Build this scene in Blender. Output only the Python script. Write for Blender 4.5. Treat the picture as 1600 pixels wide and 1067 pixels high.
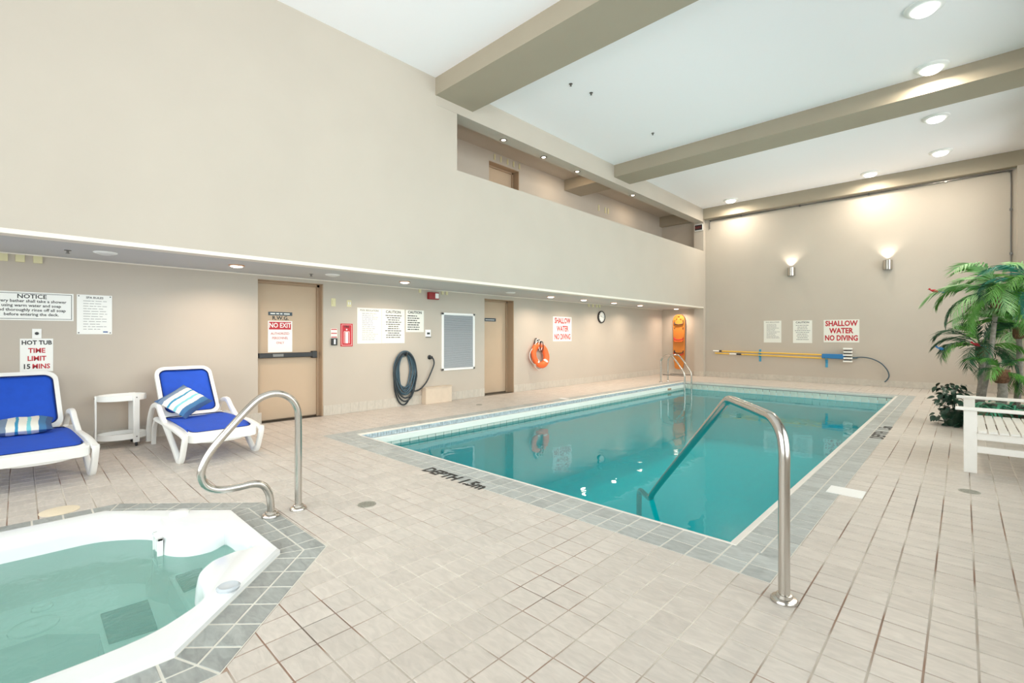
import bpy, math, random
from math import pi, sin, cos, radians
from mathutils import Vector, Matrix
from mathutils.geometry import tessellate_polygon
random.seed(7)
for o in list(bpy.data.objects): bpy.data.objects.remove(o)
SC = bpy.context.scene
COL = SC.collection

# ------------------------------------------------------------------ camera
CAMZ, FPX, YAW, HZ = 1.32, 736.4, 43.73, 525.27
cam = bpy.data.cameras.new('camera'); camo = bpy.data.objects.new('camera', cam); COL.objects.link(camo)
camo.location = (0, 0, CAMZ); camo.rotation_euler = (pi/2, 0, radians(YAW))
cam.sensor_width = 36; cam.lens = FPX/1600*36; cam.shift_y = -(533.5-HZ)/1600; cam.clip_start = 0.02
SC.camera = camo
# ------------------------------------------------------------------ exposure / world
SC.view_settings.view_transform = 'Standard'; SC.view_settings.look = 'None'
SC.view_settings.gamma = 1; SC.view_settings.use_curve_mapping = False
SC.view_settings.exposure = 0.12
SC.cycles.max_bounces = 14; SC.cycles.diffuse_bounces = 8; SC.cycles.glossy_bounces = 5
SC.cycles.transparent_max_bounces = 16; SC.cycles.transmission_bounces = 6
SC.cycles.sample_clamp_indirect = 6; SC.cycles.use_denoising = True
SC.cycles.caustics_reflective = False; SC.cycles.caustics_refractive = False
W = bpy.data.worlds.new('overcast'); SC.world = W; W.use_nodes = True
wb = W.node_tree.nodes['Background']; wb.inputs[0].default_value = (0.985, 0.995, 1.0, 1); wb.inputs[1].default_value = 4.75

# room numbers (metres)
XW, XB, XR = -7.63, -6.12, 1.30          # left wall, balcony front, window wall
YB, YF = -3.0, 15.6                      # back, far wall
ZS, ZP, ZC = 2.245, 4.10, 5.47           # soffit, parapet top, ceiling
PX0, PX1, PY0, PY1 = -5.81, -1.072, 3.148, 13.35   # pool
WATER = -0.2
HC, HI, HO = (-3.46, -0.02), 1.115, 1.36  # hot tub centre, shell and border half widths
T = 0.1577                                # tile pitch

def area(name, loc, rot, sx, sy, power, color=(1, 1, 1), shape='RECTANGLE', spread=pi):
    l = bpy.data.lights.new(name, 'AREA'); l.shape = shape; l.size = sx
    if shape in ('RECTANGLE', 'ELLIPSE'): l.size_y = sy
    l.energy = power; l.color = color; l.spread = spread
    o = bpy.data.objects.new(name, l); COL.objects.link(o); o.location = loc; o.rotation_euler = rot
    return o
# the windows, as portals for the sky outside
BAYS = [(-2.7, 0.1), (0.5, 3.3), (3.7, 6.5), (6.9, 9.7), (10.1, 12.3), (12.7, 14.9)]
for a, b in BAYS:
    p = area('window_portal', (XR+.16, (a+b)/2, 2.72), (0, pi/2, 0), 4.5, b-a, 1); p.data.cycles.is_portal = True
p = area('window_portal', (-2.8, YB-.16, 2.72), (pi/2, 0, 0), 7.4, 4.5, 1); p.data.cycles.is_portal = True

# ------------------------------------------------------------------ materials
def nodes(name):
    m = bpy.data.materials.new(name); m.use_nodes = True
    nt = m.node_tree; return m, nt, nt.nodes, nt.links, nt.nodes['Principled BSDF']
def mat(name, col, rough=.6, metal=0, var=0, scale=6, bump=0, bscale=60, spec=.5, emit=None, coat=0):
    m, nt, N, L, B = nodes(name)
    B.inputs['Base Color'].default_value = (*col, 1); B.inputs['Roughness'].default_value = rough
    B.inputs['Metallic'].default_value = metal; B.inputs['Specular IOR Level'].default_value = spec
    B.inputs['Coat Weight'].default_value = coat
    if var or bump:
        g = N.new('ShaderNodeTexCoord')
    if var:
        n = N.new('ShaderNodeTexNoise'); n.inputs['Scale'].default_value = scale; n.inputs['Detail'].default_value = 4
        L.new(g.outputs['Object'], n.inputs['Vector'])
        r = N.new('ShaderNodeMapRange'); r.inputs['From Min'].default_value = .3; r.inputs['From Max'].default_value = .7
        r.inputs['To Min'].default_value = 1-var; r.inputs['To Max'].default_value = 1+var
        L.new(n.outputs['Fac'], r.inputs['Value'])
        x = N.new('ShaderNodeVectorMath'); x.operation = 'SCALE'; x.inputs[0].default_value = col
        L.new(r.outputs['Result'], x.inputs['Scale']); L.new(x.outputs[0], B.inputs['Base Color'])
    if bump:
        n2 = N.new('ShaderNodeTexNoise'); n2.inputs['Scale'].default_value = bscale; n2.inputs['Detail'].default_value = 3
        L.new(g.outputs['Object'], n2.inputs['Vector'])
        b = N.new('ShaderNodeBump'); b.inputs['Strength'].default_value = bump; b.inputs['Distance'].default_value = .01
        L.new(n2.outputs['Fac'], b.inputs['Height']); L.new(b.outputs['Normal'], B.inputs['Normal'])
    if emit:
        B.inputs['Emission Color'].default_value = (*emit[0], 1); B.inputs['Emission Strength'].default_value = emit[1]
    return m
def s2l(r, g, b):
    f = lambda c: (c/255/12.92 if c <= 10 else ((c/255+.055)/1.055)**2.4)
    return (f(r), f(g), f(b))
WALLC = s2l(194, 184, 172)
M = {}
M['wall'] = mat('beige_wall_paint', WALLC, .75, var=.02, scale=1.5, bump=.08, bscale=220)
M['soffit'] = mat('grey_soffit_paint', s2l(200, 200, 200), .8)
M['beam'] = mat('beam_paint', s2l(168, 157, 139), .75, var=.02, scale=2)
M['trim'] = mat('pale_lit_trim', s2l(236, 228, 216), .6)
M['ceiling'] = mat('white_ceiling', s2l(251, 248, 251), .85, bump=.05, bscale=300)
M['dark'] = mat('black_plastic', (.02, .02, .022), .4)
M['rubber'] = mat('black_rubber', (.025, .025, .028), .7)
M['white'] = mat('white_plastic', s2l(243, 243, 241), .35)
M['cream'] = mat('cream_plastic', s2l(222, 214, 172), .5)
M['steel'] = mat('brushed_steel', s2l(200, 195, 188), .22, metal=1)
M['steel_dk'] = mat('dark_steel', s2l(120, 118, 115), .35, metal=1)
M['door'] = mat('tan_door_paint', s2l(196, 173, 148), .6, var=.02, scale=2)
M['frame'] = mat('brown_door_frame', s2l(170, 145, 120), .6)
M['sign'] = mat('white_sign', s2l(244, 244, 240), .5)
M['sign_cream'] = mat('cream_sign', s2l(236, 235, 227), .5)
M['red'] = mat('red_print', s2l(190, 30, 45), .5)
M['black'] = mat('black_print', (.015, .015, .015), .5)
M['grey_print'] = mat('grey_print', s2l(150, 150, 150), .6)
M['blue_print'] = mat('blue_print', s2l(60, 90, 150), .6)
M['darkred'] = mat('dark_red_case', s2l(150, 20, 25), .35)
M['slate'] = mat('slate_print', s2l(60, 75, 85), .5)
M['shell'] = mat('white_acrylic', s2l(238, 240, 241), .18, coat=.4)
M['blue'] = mat('blue_sling', s2l(20, 80, 200), .75, var=.05, scale=12, bump=.3, bscale=500)
M['blue_edge'] = mat('navy_piping', s2l(12, 35, 90), .8)
M['benchwhite'] = mat('white_painted_wood', s2l(243, 240, 235), .5, var=.015, scale=15)
M['yellow'] = mat('yellow_pole', s2l(240, 195, 70), .35)
M['brush'] = mat('blue_brush', s2l(40, 120, 180), .5)
M['lightblue'] = mat('light_blue_hook', s2l(70, 160, 200), .5)
M['orange'] = mat('orange_ring', s2l(240, 105, 45), .45, var=.04, scale=8)
M['orange_board'] = mat('orange_board', s2l(212, 130, 52), .45, var=.03, scale=8)
M['hose'] = mat('blue_grey_hose', s2l(62, 86, 100), .4)
M['hose_dk'] = mat('dark_hose', s2l(38, 48, 55), .45)
M['vent'] = mat('vent_grey', s2l(196, 200, 204), .5)
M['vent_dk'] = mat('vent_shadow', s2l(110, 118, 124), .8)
M['boxcover'] = mat('peach_box', s2l(214, 197, 178), .7, var=.04, scale=8)
M['poolplaster'] = mat('pool_plaster', s2l(225, 250, 252), .6, var=.02, scale=2)
M['pale_tile'] = mat('pale_pool_tile', s2l(214, 222, 212), .25, var=.06, scale=5)
M['white_band'] = mat('white_gutter_band', s2l(245, 244, 236), .35)
M['mosaic'] = mat('blue_grey_mosaic', s2l(190, 200, 206), .25, var=.3, scale=25)
M['coping'] = mat('white_coping_edge', s2l(222, 217, 210), .5, var=.03, scale=8)
M['leaf_dk'] = mat('dark_glossy_leaf', s2l(28, 58, 42), .3, var=.3, scale=20)
M['leaf_stripe'] = mat('striped_leaf', s2l(70, 140, 110), .4, var=.5, scale=30)
M['frond'] = mat('palm_green', s2l(92, 150, 62), .5, var=.3, scale=4)
M['frond_lt'] = mat('pale_palm_green', s2l(160, 205, 140), .5, var=.25, scale=4)
M['frond_dk'] = mat('deep_palm_green', s2l(40, 85, 52), .5, var=.3, scale=4)
M['frond_teal'] = mat('teal_palm_green', s2l(64, 140, 122), .5, var=.3, scale=4)
M['trunk'] = mat('grey_palm_bark', s2l(150, 142, 132), .9, var=.25, scale=25, bump=.6, bscale=60)
M['fibre'] = mat('brown_palm_fibre', s2l(112, 78, 55), .95, var=.4, scale=40, bump=.8, bscale=80)
M['soil'] = mat('dark_soil', s2l(60, 48, 40), .95, var=.3, scale=30)
M['pot'] = mat('brown_planter', s2l(120, 90, 70), .6)
M['cover_cream'] = mat('cream_round_cover', s2l(232, 216, 190), .5, var=.03, scale=9)
M['metal_drain'] = mat('floor_drain_metal', s2l(165, 163, 152), .5, metal=.4, var=.2, scale=60)
M['mat_dark'] = mat('dark_grip_mat', (.006, .02, .02), .8)
M['lamp_off'] = mat('lamp_glass_off', s2l(225, 225, 222), .3)
M['lamp_on'] = mat('lamp_glass_warm', (1, .9, .75), .4, emit=((1, .80, .62), 9))
M['lamp_white'] = mat('lamp_glass_white', (1, 1, 1), .4, emit=((1, .97, .9), 4))
M['valve_grey'] = mat('pale_grey_valve', s2l(190, 196, 202), .25)
M['copper'] = mat('copper_ring', s2l(214, 170, 140), .3, metal=.6)

# tile material: tint per tile from the tile's own place, slate-like streaks, faint stains
def tile_mat(name, c, tint, streak, rough=.42, by_obj=False, warm=None):
    m, nt, N, L, B = nodes(name)
    geo = N.new('ShaderNodeNewGeometry')
    if by_obj:
        oi = N.new('ShaderNodeObjectInfo'); rnd = oi.outputs['Random']
    else:
        sub = N.new('ShaderNodeVectorMath'); sub.operation = 'SUBTRACT'; sub.inputs[1].default_value = (-.743, 1.674, 0)
        L.new(geo.outputs['Position'], sub.inputs[0])
        sc = N.new('ShaderNodeVectorMath'); sc.operation = 'MULTIPLY'; sc.inputs[1].default_value = (1/T, 1/T, 0)
        L.new(sub.outputs[0], sc.inputs[0])
        fl = N.new('ShaderNodeVectorMath'); fl.operation = 'FLOOR'; L.new(sc.outputs[0], fl.inputs[0])
        wn = N.new('ShaderNodeTexWhiteNoise'); wn.noise_dimensions = '2D'; L.new(fl.outputs[0], wn.inputs['Vector'])
        rnd = wn.outputs['Value']
    r1 = N.new('ShaderNodeMapRange'); r1.inputs['To Min'].default_value = 1-tint; r1.inputs['To Max'].default_value = 1+tint*.6
    L.new(rnd, r1.inputs['Value'])
    mp = N.new('ShaderNodeVectorMath'); mp.operation = 'MULTIPLY'; mp.inputs[1].default_value = (9, 26, 9)
    L.new(geo.outputs['Position'], mp.inputs[0])
    n = N.new('ShaderNodeTexNoise'); n.inputs['Scale'].default_value = 1; n.inputs['Detail'].default_value = 5; n.inputs['Distortion'].default_value = 1.2
    L.new(mp.outputs[0], n.inputs['Vector'])
    r2 = N.new('ShaderNodeMapRange'); r2.inputs['From Min'].default_value = .3; r2.inputs['From Max'].default_value = .7
    r2.inputs['To Min'].default_value = 1-streak; r2.inputs['To Max'].default_value = 1+streak*.5
    L.new(n.outputs['Fac'], r2.inputs['Value'])
    mu = N.new('ShaderNodeMath'); mu.operation = 'MULTIPLY'; L.new(r1.outputs[0], mu.inputs[0]); L.new(r2.outputs[0], mu.inputs[1])
    base = N.new('ShaderNodeMix'); base.data_type = 'RGBA'; base.inputs['A'].default_value = (*c, 1); base.inputs['B'].default_value = (*(warm or c), 1)
    n3 = N.new('ShaderNodeTexNoise'); n3.inputs['Scale'].default_value = .55; L.new(geo.outputs['Position'], n3.inputs['Vector'])
    L.new(n3.outputs['Fac'], base.inputs['Factor'])
    x = N.new('ShaderNodeVectorMath'); x.operation = 'SCALE'
    L.new(base.outputs['Result'], x.inputs[0]); L.new(mu.outputs[0], x.inputs['Scale']); L.new(x.outputs[0], B.inputs['Base Color'])
    b = N.new('ShaderNodeBump'); b.inputs['Strength'].default_value = .35; b.inputs['Distance'].default_value = .004
    L.new(n.outputs['Fac'], b.inputs['Height']); L.new(b.outputs['Normal'], B.inputs['Normal'])
    B.inputs['Roughness'].default_value = rough
    return m
M['tile'] = tile_mat('beige_floor_tile', s2l(209, 202, 195), .06, .11, warm=s2l(201, 189, 178))
M['greytile'] = tile_mat('grey_slate_tile', s2l(176, 180, 178), .12, .2)
M['greytile2'] = tile_mat('grey_slate_tile_tub', s2l(160, 163, 160), .12, .22, by_obj=True)
# grout: pale, with rust and dark stretches
def grout():
    m, nt, N, L, B = nodes('floor_grout')
    geo = N.new('ShaderNodeNewGeometry')
    n = N.new('ShaderNodeTexNoise'); n.inputs['Scale'].default_value = 1.15; n.inputs['Detail'].default_value = 3; L.new(geo.outputs['Position'], n.inputs['Vector'])
    cr = N.new('ShaderNodeValToRGB'); e = cr.color_ramp.elements
    e[0].position = .34; e[0].color = (*s2l(112, 105, 98), 1); e[1].position = .62; e[1].color = (*s2l(226, 219, 208), 1)
    a = e.new(.42); a.color = (*s2l(158, 128, 110), 1); a = e.new(.5); a.color = (*s2l(190, 180, 168), 1)
    L.new(n.outputs['Fac'], cr.inputs['Fac']); L.new(cr.outputs['Color'], B.inputs['Base Color']); B.inputs['Roughness'].default_value = .9
    return m
M['grout'] = grout()
M['grout_lt'] = mat('pale_grout', s2l(216, 212, 202), .9, var=.08, scale=4)

def water_mat(name, tint, nscale, strength, dist=.02, haze=None, hz=0):
    m, nt, N, L, B = nodes(name); N.remove(B)
    out = N['Material Output']
    geo = N.new('ShaderNodeNewGeometry')
    n = N.new('ShaderNodeTexNoise'); n.inputs['Scale'].default_value = nscale; n.inputs['Detail'].default_value = 2.5; n.inputs['Distortion'].default_value = .6
    L.new(geo.outputs['Position'], n.inputs['Vector'])
    b = N.new('ShaderNodeBump'); b.inputs['Strength'].default_value = strength; b.inputs['Distance'].default_value = dist
    L.new(n.outputs['Fac'], b.inputs['Height'])
    fr = N.new('ShaderNodeFresnel'); fr.inputs['IOR'].default_value = 1.33; L.new(b.outputs['Normal'], fr.inputs['Normal'])
    tr = N.new('ShaderNodeBsdfTransparent'); tr.inputs['Color'].default_value = (*tint, 1)
    gl = N.new('ShaderNodeBsdfGlossy'); gl.inputs['Roughness'].default_value = .015; L.new(b.outputs['Normal'], gl.inputs['Normal'])
    if haze:     # diffuse colour mixed in to brighten the water, in place of scattered light
        df = N.new('ShaderNodeBsdfDiffuse'); df.inputs['Color'].default_value = (*haze, 1)
        m2 = N.new('ShaderNodeMixShader'); m2.inputs[0].default_value = hz; L.new(tr.outputs[0], m2.inputs[1]); L.new(df.outputs[0], m2.inputs[2]); tr = m2
    mx = N.new('ShaderNodeMixShader'); L.new(fr.outputs[0], mx.inputs[0]); L.new(tr.outputs[0], mx.inputs[1]); L.new(gl.outputs[0], mx.inputs[2])
    L.new(mx.outputs[0], out.inputs['Surface'])
    return m
M['water'] = water_mat('pool_water', (.02, .85, .93), 2.6, .15, haze=s2l(0, 188, 196), hz=.22)
M['tubwater'] = water_mat('tub_water', (.80, .99, .95), 9, .3, haze=s2l(180, 246, 230), hz=.31)
M['glass'] = water_mat('window_glass', (.93, .96, .95), 1, 0)

def stripes():
    m, nt, N, L, B = nodes('striped_cushion_fabric')
    g = N.new('ShaderNodeTexCoord'); s = N.new('ShaderNodeSeparateXYZ'); L.new(g.outputs['Object'], s.inputs[0])
    n = N.new('ShaderNodeTexNoise'); n.inputs['Scale'].default_value = 9; L.new(g.outputs['Object'], n.inputs['Vector'])
    ad = N.new('ShaderNodeMath'); ad.operation = 'MULTIPLY_ADD'; ad.inputs[1].default_value = .03; L.new(n.outputs['Fac'], ad.inputs[0]); L.new(s.outputs['X'], ad.inputs[2])
    r = N.new('ShaderNodeMapRange'); r.inputs['From Min'].default_value = -.21; r.inputs['From Max'].default_value = .24; L.new(ad.outputs[0], r.inputs['Value'])
    cr = N.new('ShaderNodeValToRGB'); cr.color_ramp.interpolation = 'CONSTANT'
    cols = [(0, (80, 110, 150)), (.13, (120, 140, 165)), (.24, (235, 232, 222)), (.37, (60, 150, 190)), (.42, (238, 234, 224)), (.56, (130, 205, 215)), (.62, (235, 232, 222)), (.74, (70, 120, 165)), (.86, (60, 90, 135))]
    e = cr.color_ramp.elements
    e[0].position = 0; e[0].color = (*s2l(*cols[0][1]), 1); e[1].position = .13; e[1].color = (*s2l(*cols[1][1]), 1)
    for p_, c_ in cols[2:]:
        a = e.new(p_); a.color = (*s2l(*c_), 1)
    L.new(r.outputs[0], cr.inputs['Fac']); L.new(cr.outputs['Color'], B.inputs['Base Color']); B.inputs['Roughness'].default_value = .85
    return m
M['stripes'] = stripes()

# ------------------------------------------------------------------ mesh helper
def wloc(o):
    v = Vector((0, 0, 0))
    while o: v += o.location; o = o.parent
    return v
class MB:
    def __init__(s): s.v, s.f = [], []
    def add(s, vs, fs):
        k = len(s.v); s.v += [tuple(v) for v in vs]; s.f += [tuple(i+k for i in f) for f in fs]; return s
    def box(s, x0, x1, y0, y1, z0, z1, R=None):
        vs = [Vector((x, y, z)) for z in (z0, z1) for y in (y0, y1) for x in (x0, x1)]
        if R: vs = [R @ v for v in vs]
        return s.add(vs, [(0, 2, 3, 1), (4, 5, 7, 6), (0, 1, 5, 4), (2, 6, 7, 3), (0, 4, 6, 2), (1, 3, 7, 5)])
    def prism(s, poly, z0, z1, R=None, holes=()):
        loops = [poly]+list(holes); flat = [p for l in loops for p in l]; n = len(flat)
        tris = tessellate_polygon([[Vector((p[0], p[1], 0)) for p in l] for l in loops])
        vs = [Vector((p[0], p[1], z0)) for p in flat]+[Vector((p[0], p[1], z1)) for p in flat]
        fs = []
        for t in tris:
            a, b, c = t
            A, B_, C_ = (Vector((flat[i][0], flat[i][1])) for i in t)
            if (B_-A).cross(C_-A) < 0: a, c = c, a
            fs += [(a+n, b+n, c+n), (c, b, a)]
        k = 0
        for li, l in enumerate(loops):
            m = len(l); ar = sum(l[i][0]*l[(i+1) % m][1]-l[(i+1) % m][0]*l[i][1] for i in range(m))
            fwd = (ar > 0) == (li == 0)
            for i in range(m):
                a, b = k+i, k+(i+1) % m
                fs.append((a, b, b+n, a+n) if fwd else (b, a, a+n, b+n))
            k += m
        if R: vs = [R @ v for v in vs]
        return s.add(vs, fs)
    def sweep(s, path, rx, ry=None, n=10, up=(0, 0, 1), caps=True, power=1, closed=False, taper=None):
        ry = ry or rx; P = [Vector(p) for p in path]; m = len(P); up = Vector(up); vs = []; prev = None
        for i, p in enumerate(P):
            if closed: d = P[(i+1) % m]-P[i-1]
            else: d = P[min(i+1, m-1)]-P[max(i-1, 0)]
            d.normalize()
            if prev is None:
                a = up.cross(d)
                if a.length < .05: a = Vector((1, 0, 0)).cross(d)
                if a.length < .05: a = Vector((0, 1, 0)).cross(d)
            else: a = prev-d*prev.dot(d)
            a.normalize(); prev = a; b = d.cross(a)
            k = taper(i/(m-1)) if taper else 1
            for j in range(n):
                t = 2*pi*(j+.5)/n; c_, s_ = cos(t), sin(t)
                c_ = math.copysign(abs(c_)**power, c_); s_ = math.copysign(abs(s_)**power, s_)
                vs.append(p+a*rx*k*c_+b*ry*k*s_)
        fs = [(i*n+j, i*n+(j+1) % n, ((i+1) % m)*n+(j+1) % n, ((i+1) % m)*n+j) for i in range(m if closed else m-1) for j in range(n)]
        if caps and not closed: fs += [tuple(range(n))[::-1], tuple((m-1)*n+j for j in range(n))]
        return s.add(vs, fs)
    def lathe(s, prof, c=(0, 0, 0), n=24, R=None, caps=True):
        vs = []
        for r, z in prof:
            for j in range(n): vs.append(Vector((r*cos(2*pi*j/n), r*sin(2*pi*j/n), z)))
        if R: vs = [R @ v for v in vs]
        vs = [v+Vector(c) for v in vs]; m = len(prof)
        fs = [(i*n+j, i*n+(j+1) % n, (i+1)*n+(j+1) % n, (i+1)*n+j) for i in range(m-1) for j in range(n)]
        if caps: fs += [tuple(range(n))[::-1], tuple((m-1)*n+j for j in range(n))]
        return s.add(vs, fs)
    def build(s, name, m, parent=None, smooth=True, bevel=0, seg=2, kind=None, label=None, category=None, group=None, origin=None):
        if parent is not None: off = wloc(parent)
        elif origin is not None: off = Vector(origin)
        else:
            xs, ys, zs = zip(*s.v); off = Vector(((min(xs)+max(xs))/2, (min(ys)+max(ys))/2, min(zs)))
        me = bpy.data.meshes.new(name); me.from_pydata([tuple(Vector(v)-off) for v in s.v], [], s.f); me.validate(); 
        me.materials.append(m if not isinstance(m, str) else M[m])
        if smooth:
            me.shade_smooth(); me.set_sharp_from_angle(angle=radians(38))
        o = bpy.data.objects.new(name, me); COL.objects.link(o)
        if parent is not None: o.parent = parent
        else: o.location = off
        if bevel:
            b = o.modifiers.new('bevel', 'BEVEL'); b.width = bevel; b.segments = seg; b.limit_method = 'ANGLE'; b.angle_limit = radians(40)
        tag(o, label, category, group, kind); return o
def tag(o, label=None, category=None, group=None, kind=None):
    for k, v in (('label', label), ('category', category), ('group', group), ('kind', kind)):
        if v: o[k] = v
    return o
def thing(name, loc, label, cat, group=None, kind=None):
    o = bpy.data.objects.new(name, None); COL.objects.link(o); o.location = loc; o.empty_display_size = .1
    return tag(o, label, cat, group, kind)
def copy_tree(o, parent=None):
    c = o.copy(); COL.objects.link(c); c.parent = parent
    for ch in [x for x in bpy.data.objects if x.parent == o]: copy_tree(ch, c)
    return c
def smoothpath(pts, n=8, closed=False):
    P = [Vector(p) for p in pts]; out = []; m = len(P)
    for i in range(m if closed else m-1):
        g = (lambda k: P[k % m]) if closed else (lambda k: P[max(0, min(m-1, k))])
        p0, p1, p2, p3 = g(i-1), g(i), g(i+1), g(i+2)
        for j in range(n):
            t = j/n
            out.append(.5*((2*p1)+(p2-p0)*t+(2*p0-5*p1+4*p2-p3)*t*t+(3*p1-p0-3*p2+p3)*t**3))
    if not closed: out.append(P[-1])
    return out
# text on a wall: frame (origin, right, up); used for all print in the place
RL = Matrix(((0, 0, 1), (1, 0, 0), (0, 1, 0)))     # left wall (normal +X, right = +Y)
RF = Matrix(((1, 0, 0), (0, 0, -1), (0, 1, 0)))    # far wall (normal -Y, right = +X)
def text(parent, s, pos, size, m, R, name='lettering', align='CENTER', sx=1, bold=0, shear=0):
    c = bpy.data.curves.new(name, 'FONT'); c.body = s; c.size = size; c.align_x = align; c.align_y = 'CENTER'
    c.extrude = .0008; c.offset = bold; c.resolution_u = 2; c.shear = shear; c.materials.append(M[m])
    tmp = bpy.data.objects.new(name, c); me = bpy.data.meshes.new_from_object(tmp); bpy.data.objects.remove(tmp); bpy.data.curves.remove(c)
    o = bpy.data.objects.new(name, me); COL.objects.link(o); o.parent = parent
    o.matrix_local = Matrix.Translation(Vector(pos)-wloc(parent)) @ R.to_4x4() @ Matrix.Diagonal((sx, 1, 1, 1))
    return o

# ------------------------------------------------------------------ walls
def boxes(name, m, bl, kind='structure', parent=None, **k):
    b = MB()
    for q in bl: b.box(*q)
    return b.build(name, m, parent, smooth=False, kind=kind, origin=(0, 0, 0) if parent is None else None, **k)
D1 = (2.47, 3.467, 2.18); D2 = (7.097, 8.04, 2.155); D3 = (7.233, 8.218, 2.95, 5.24)
wl = []
y = YB
for d in (D1, D2):
    wl += [(XW-.35, XW, y, d[0], -.02, ZS), (XW-.35, XW, d[0], d[1], d[2], ZS)]; y = d[1]
wl += [(XW-.35, XW, y, YF+.3, -.02, ZS)]
wl += [(XW-.35, XW, YB, D3[0], ZS, ZC), (XW-.35, XW, D3[0], D3[1], ZS, D3[2]), (XW-.35, XW, D3[0], D3[1], D3[3], ZC), (XW-.35, XW, D3[1], YF+.3, ZS, ZC)]
boxes('wall_left', 'wall', wl, label='beige lower wall behind the loungers with two doors', category='wall')
boxes('wall_balcony', 'wall', [(XB-.16, XB, YB, 5.067, ZS+.03, ZC), (XB-.16, XB, 5.067, YF, ZS+.03, ZP)],
      label='tall beige wall overhanging the pool deck, with the gallery opening', category='wall')
boxes('wall_far', 'wall', [(XW, XR+.2, YF, YF+.3, -.02, ZC), (-6.43, XB+.001, 15.44, YF, 0, ZC), (.88, XR, 15.4, YF, 0, 5.13)],
      label='beige wall at the far end of the pool', category='wall')
boxes('soffit', 'soffit', [(XW, XB-.005, YB, YF, ZS, ZS+.6)], label='grey underside of the gallery over the left deck', category='soffit')
boxes('trim_1', 'trim', [(XB-.165, XB+.006, YB, YF-.16, ZS-.012, ZS+.032)])  # pale colour paints in the light on the balcony's bottom corner bead
boxes('trim_2', 'trim', [(XW, XW+.02, YB, YF, ZS-.014, ZS)])
ceil = boxes('ceiling', 'ceiling', [(XW, XR+.2, YB, YF, ZC, ZC+.2)], label='white ceiling panels between beige beams', category='ceiling')
for q in [(XB-.29, XB+.005, 4.645, 15.4, 5.045, ZC), (XW, XR, 4.62, 5.41, 5.19, ZC), (XW, XR, 9.98, 10.72, 5.18, ZC), (XW, XR, 15.4, YF, 5.13, ZC)]:
    MB().box(*q).build('beam', 'beam' if q[0] < -7 else 'wall', ceil, smooth=False)
MB().box(XW, XB-.29, 5.067, 15.4, ZC-.012, ZC).build('gallery_ceiling', 'wall', ceil, smooth=False)
# window wall and back wall, with deep glazing
wr = [(XR, XR+.3, YB, YF, -.02, .45), (XR, XR+.3, YB, YF, 4.97, ZC)]
ys = [YB]+[v for ab in BAYS for v in ab]+[YF]
for i in range(0, len(ys), 2): wr.append((XR, XR+.3, ys[i], ys[i+1], .45, 4.97))
boxes('wall_right', 'wall', wr, label='window wall beside the pool', category='wall')
boxes('wall_back', 'wall', [(XW, -6.6, YB-.3, YB, 0, ZC), (1., XR+.3, YB-.3, YB, 0, ZC), (-6.6, 1., YB-.3, YB, -.02, .45), (-6.6, 1., YB-.3, YB, 4.97, ZC)],
      label='back wall of the pool hall behind the camera', category='wall')
for i, (a, b) in enumerate(BAYS):
    w = thing('window_%d' % (i+1), (XR+.15, (a+b)/2, .45), 'tall window in the wall beside the pool', 'window', kind='structure')
    MB().box(XR+.145, XR+.155, a, b, .45, 4.97).build('pane', 'glass', w, smooth=False)
    for q in ((a, a+.06, .45, 4.97), (b-.06, b, .45, 4.97), ((a+b)/2-.03, (a+b)/2+.03, .45, 4.97), (a, b, .45, .51), (a, b, 4.91, 4.97), (a, b, 2.6, 2.66)):
        MB().box(XR+.11, XR+.19, *q).build('window_frame', 'white', w, smooth=False)
w = thing('window_7', (-2.8, YB-.15, .45), 'wide window in the back wall', 'window', kind='structure')
MB().box(-6.6, 1., YB-.155, YB-.145, .45, 4.97).build('pane', 'glass', w, smooth=False)
for x in (-6.6, -4.7, -2.8, -.9, .94): MB().box(x, x+.06, YB-.19, YB-.11, .45, 4.97).build('window_frame', 'white', w, smooth=False)

# ------------------------------------------------------------------ doors
def door(name, y0, y1, z0, z1, depth, lab):
    d = thing(name, (XW-depth, (y0+y1)/2, z0), lab, 'door', kind='structure')
    x = XW-depth
    MB().box(x-.05, x, y0+.03, y1-.06, z0+.025, z1-.05).build('door_panel', 'door', d, smooth=False, bevel=.003)
    f = MB().box(x-.08, x+.03, y0, y0+.03, z0, z1).box(x-.08, x+.03, y1-.06, y1, z0, z1).box(x-.08, x+.03, y0, y1, z1-.05, z1)
    f.box(x+.03, XW-.003, y1-.02, y1, z0, z1).box(x+.03, XW-.003, y0, y1, z1-.012, z1).box(x-.1, x-.05, y0, y1, z0, z1)
    f.build('door_frame', 'frame', d, smooth=False)
    MB().box(x-.05, XW, y0, y1, z0-.005, z0+.004).build('threshold', 'steel_dk', d, smooth=False)
    return d
d1 = door('door_1', D1[0], D1[1], 0, D1[2], .13, 'tan door with black push bar behind the hot tub handrail')
d2 = door('door_2', D2[0], D2[1], 0, D2[2], .22, 'narrow tan door between the grille and the life ring')
d3 = door('door_3', D3[0], D3[1], D3[2], D3[3], .2, 'recessed door up in the gallery')
x = XW-.13
pb = MB().box(x+.03, x+.075, 2.5, 3.32, .985, 1.06).build('push_bar', 'dark', d1, bevel=.008)
MB().box(x, x+.085, 3.31, 3.39, .965, 1.08).build('latch_housing', 'dark', pb, bevel=.01)
MB().box(x, x+.03, 2.5, 2.58, .985, 1.06).box(x+.07, x+.08, 2.70, 2.86, 1.0, 1.045).build('bar_bracket', 'steel_dk', pb, bevel=.003)
MB().lathe([(.022, 0), (.022, .03), (.03, .04), (.03, .06), (.015, .07)], (XW-.22, 7.16, .98), 14, R=Matrix.Rotation(pi/2, 3, 'Y')).build('knob', 'dark', d2)

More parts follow.
